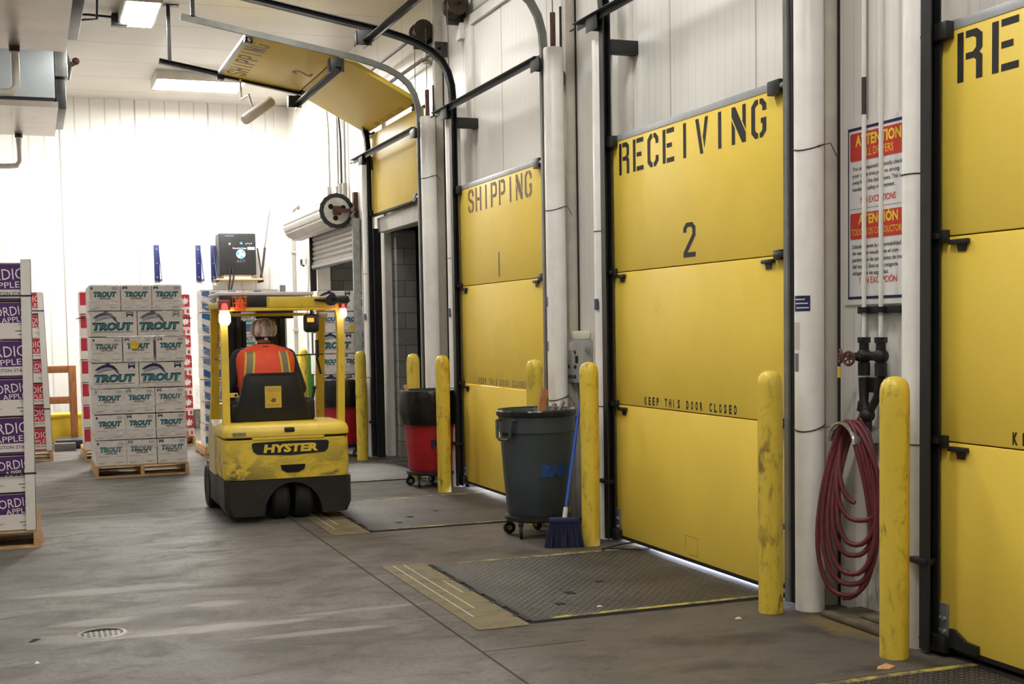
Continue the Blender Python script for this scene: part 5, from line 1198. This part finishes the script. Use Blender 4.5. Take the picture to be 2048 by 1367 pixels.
a = cooler('nearer hanging cooler with drain pan, cut by the top left corner',10.95,13.12)
m = MB(); m.box(blackp,(.45,12.2,4.6),(.58,13.0,5.0),.03); m.tube(blackp,[(.5,12.9,4.55),(.72,12.9,4.58),(.74,12.9,5.0)],.012,8); m.build('fan_guard', a)
cooler('farther hanging cooler with blue-grey casing, below the top left corner',16.45,18.68)
# ------------------------------------------------------------------ fluorescent fixtures
def fixture(x,y,lx,ly,label,group=None):
    t = thing('ceiling_light',label,'ceiling light',(x,y,ZC),group=group)
    m = MB(); m.box(white,(-lx/2,-ly/2,-.13),(lx/2,ly/2,-.001),.008); m.build('housing', t)
    m = MB(); k_=2.2 if y>19 else 1.; e=EM('fluorescent_diffuser'+('_bright' if y>19 else ''),(255,255,255),LAMP*k_); nt=e.node_tree.nodes['Principled BSDF']; nt.inputs['Emission Color'].default_value=(*LAMPC,1)
    m.box(e,(-lx/2+.03,-ly/2+.03,-.136),(lx/2-.03,ly/2-.03,-.128),.003); m.build('diffuser', t)
for q in FIXTURES: fixture(*q, group='ceiling lights')
POS=['above the SHIPPING 1 door','above the RECEIVING 2 door','over the near aisle','behind the viewer on the dock side','in the far left corner','over the far left aisle','over the left aisle','behind the viewer on the left']
for q,s_ in zip(HIDDEN_FIX,POS): fixture(*q,f'lit fluorescent ceiling light {s_}', group='ceiling lights')
t = thing('ceiling_light','lit fluorescent strip in the block passage behind the rolling door','ceiling light',(5.0,18.4,3.2))
m = MB(); m.box(white,(-.1,-.6,-.07),(.1,.6,-.001),.006); m.build('housing', t); m = MB(); m.box(EM('passage_diffuser',(255,246,232),14),(-.08,-.58,-.078),(.08,.58,-.07),.003); m.build('diffuser', t)
t = thing('conduit','thin black conduit with a box feeding the nearer ceiling light','conduit',(0,0,0))
m = MB(); m.tube(blackp,[(.5,16.05,ZC-.06),(.8,16.05,ZC-.05),(1.12,16.05,ZC-.06)],.014,8); m.build('pipe', t); m = MB(); m.box(blackp,(1.06,15.98,ZC-.16),(1.24,16.14,ZC-.02),.01); m.build('box', t)
# ------------------------------------------------------------------ floor drain and litter
t = thing('floor_drain','round iron floor drain in the aisle','floor drain',(.31,7.125,0))
m = MB(); m.lathe(shade_in,[(.0001,.0008),(.114,.0008),(.114,.0002)],40); m.build('pit', t)
drg = M('worn_drain_iron',(150,144,136),.5,.3,var=.3,scale=30)
m = MB(); m.lathe(drg,[(.108,.0),(.13,.0005),(.118,.003),(.108,.003),(.108,.0)],40,cap=False)
for k in range(-3,4):
    h=sqrt(max(0,.102**2-(k*.028)**2)); cy=-.012
    m.box(drg,(k*.028-.006,-h,.001),(k*.028+.006,h*.55,.0022))
    if k<2: m.box(drg,(-h,k*.028-.007,.001),(h,k*.028+.007,.0021))
m.build('grate', t)
def litter(label,x,y,pts,mat,h=.012,nm='litter'):
    m = MB(); n=len(pts); vs=[(a,b,.001) for a,b in pts]+[(sum(a for a,_ in pts)/n,sum(b for _,b in pts)/n,h)]; m.add(vs,[(i,(i+1)%n,n) for i in range(n)],mat); tag(m.build(nm,loc=(x,y,0)),label,'litter','small litter on the floor')
litter('dry orange-brown leaf on the floor before the nearest bollard',3.65,4.86,[(-.05,-.01),(0,-.03),(.06,.0),(.05,.02),(-.02,.025)],M('dry_leaf',(214,160,104),.7,var=.2,scale=30),.02,'dry_leaf')
litter('small black scrap on the floor left of the drain',-.03,7.10,[(-.03,-.04),(.0,-.03),(.035,.03),(.01,.035),(-.02,-.0)],rubber)
litter('pale crumb on the near floor left of the drain',-.02,6.6,[(-.01,-.01),(.012,-.008),(.01,.012),(-.01,.01)],wht)
litter('pale paper scrap on the leveler plate before the RECEIVING 2 door',2.98,6.56,[(-.03,-.01),(.03,-.012),(.032,.01),(-.026,.014)],M('pale_scrap',(220,214,176),.7),.018)
litter('pale scrap on the floor by the near RECEIVING 2 bollard',3.55,6.0,[(-.02,-.008),(.02,-.01),(.024,.01),(-.016,.008)],MATS['pale_scrap'])
m = MB(); m.tube(rubber,[(3.93+.2*cos(a)*.9,8.18+.11*sin(a),.012+.012*(1+sin(a*2))) for a in [k*2*pi/26 for k in range(26)]],.006,6,closed=True); tag(m.build('cable_loop'),'thin dark cable looped on the floor at the foot of the RECEIVING 2 door','cable')
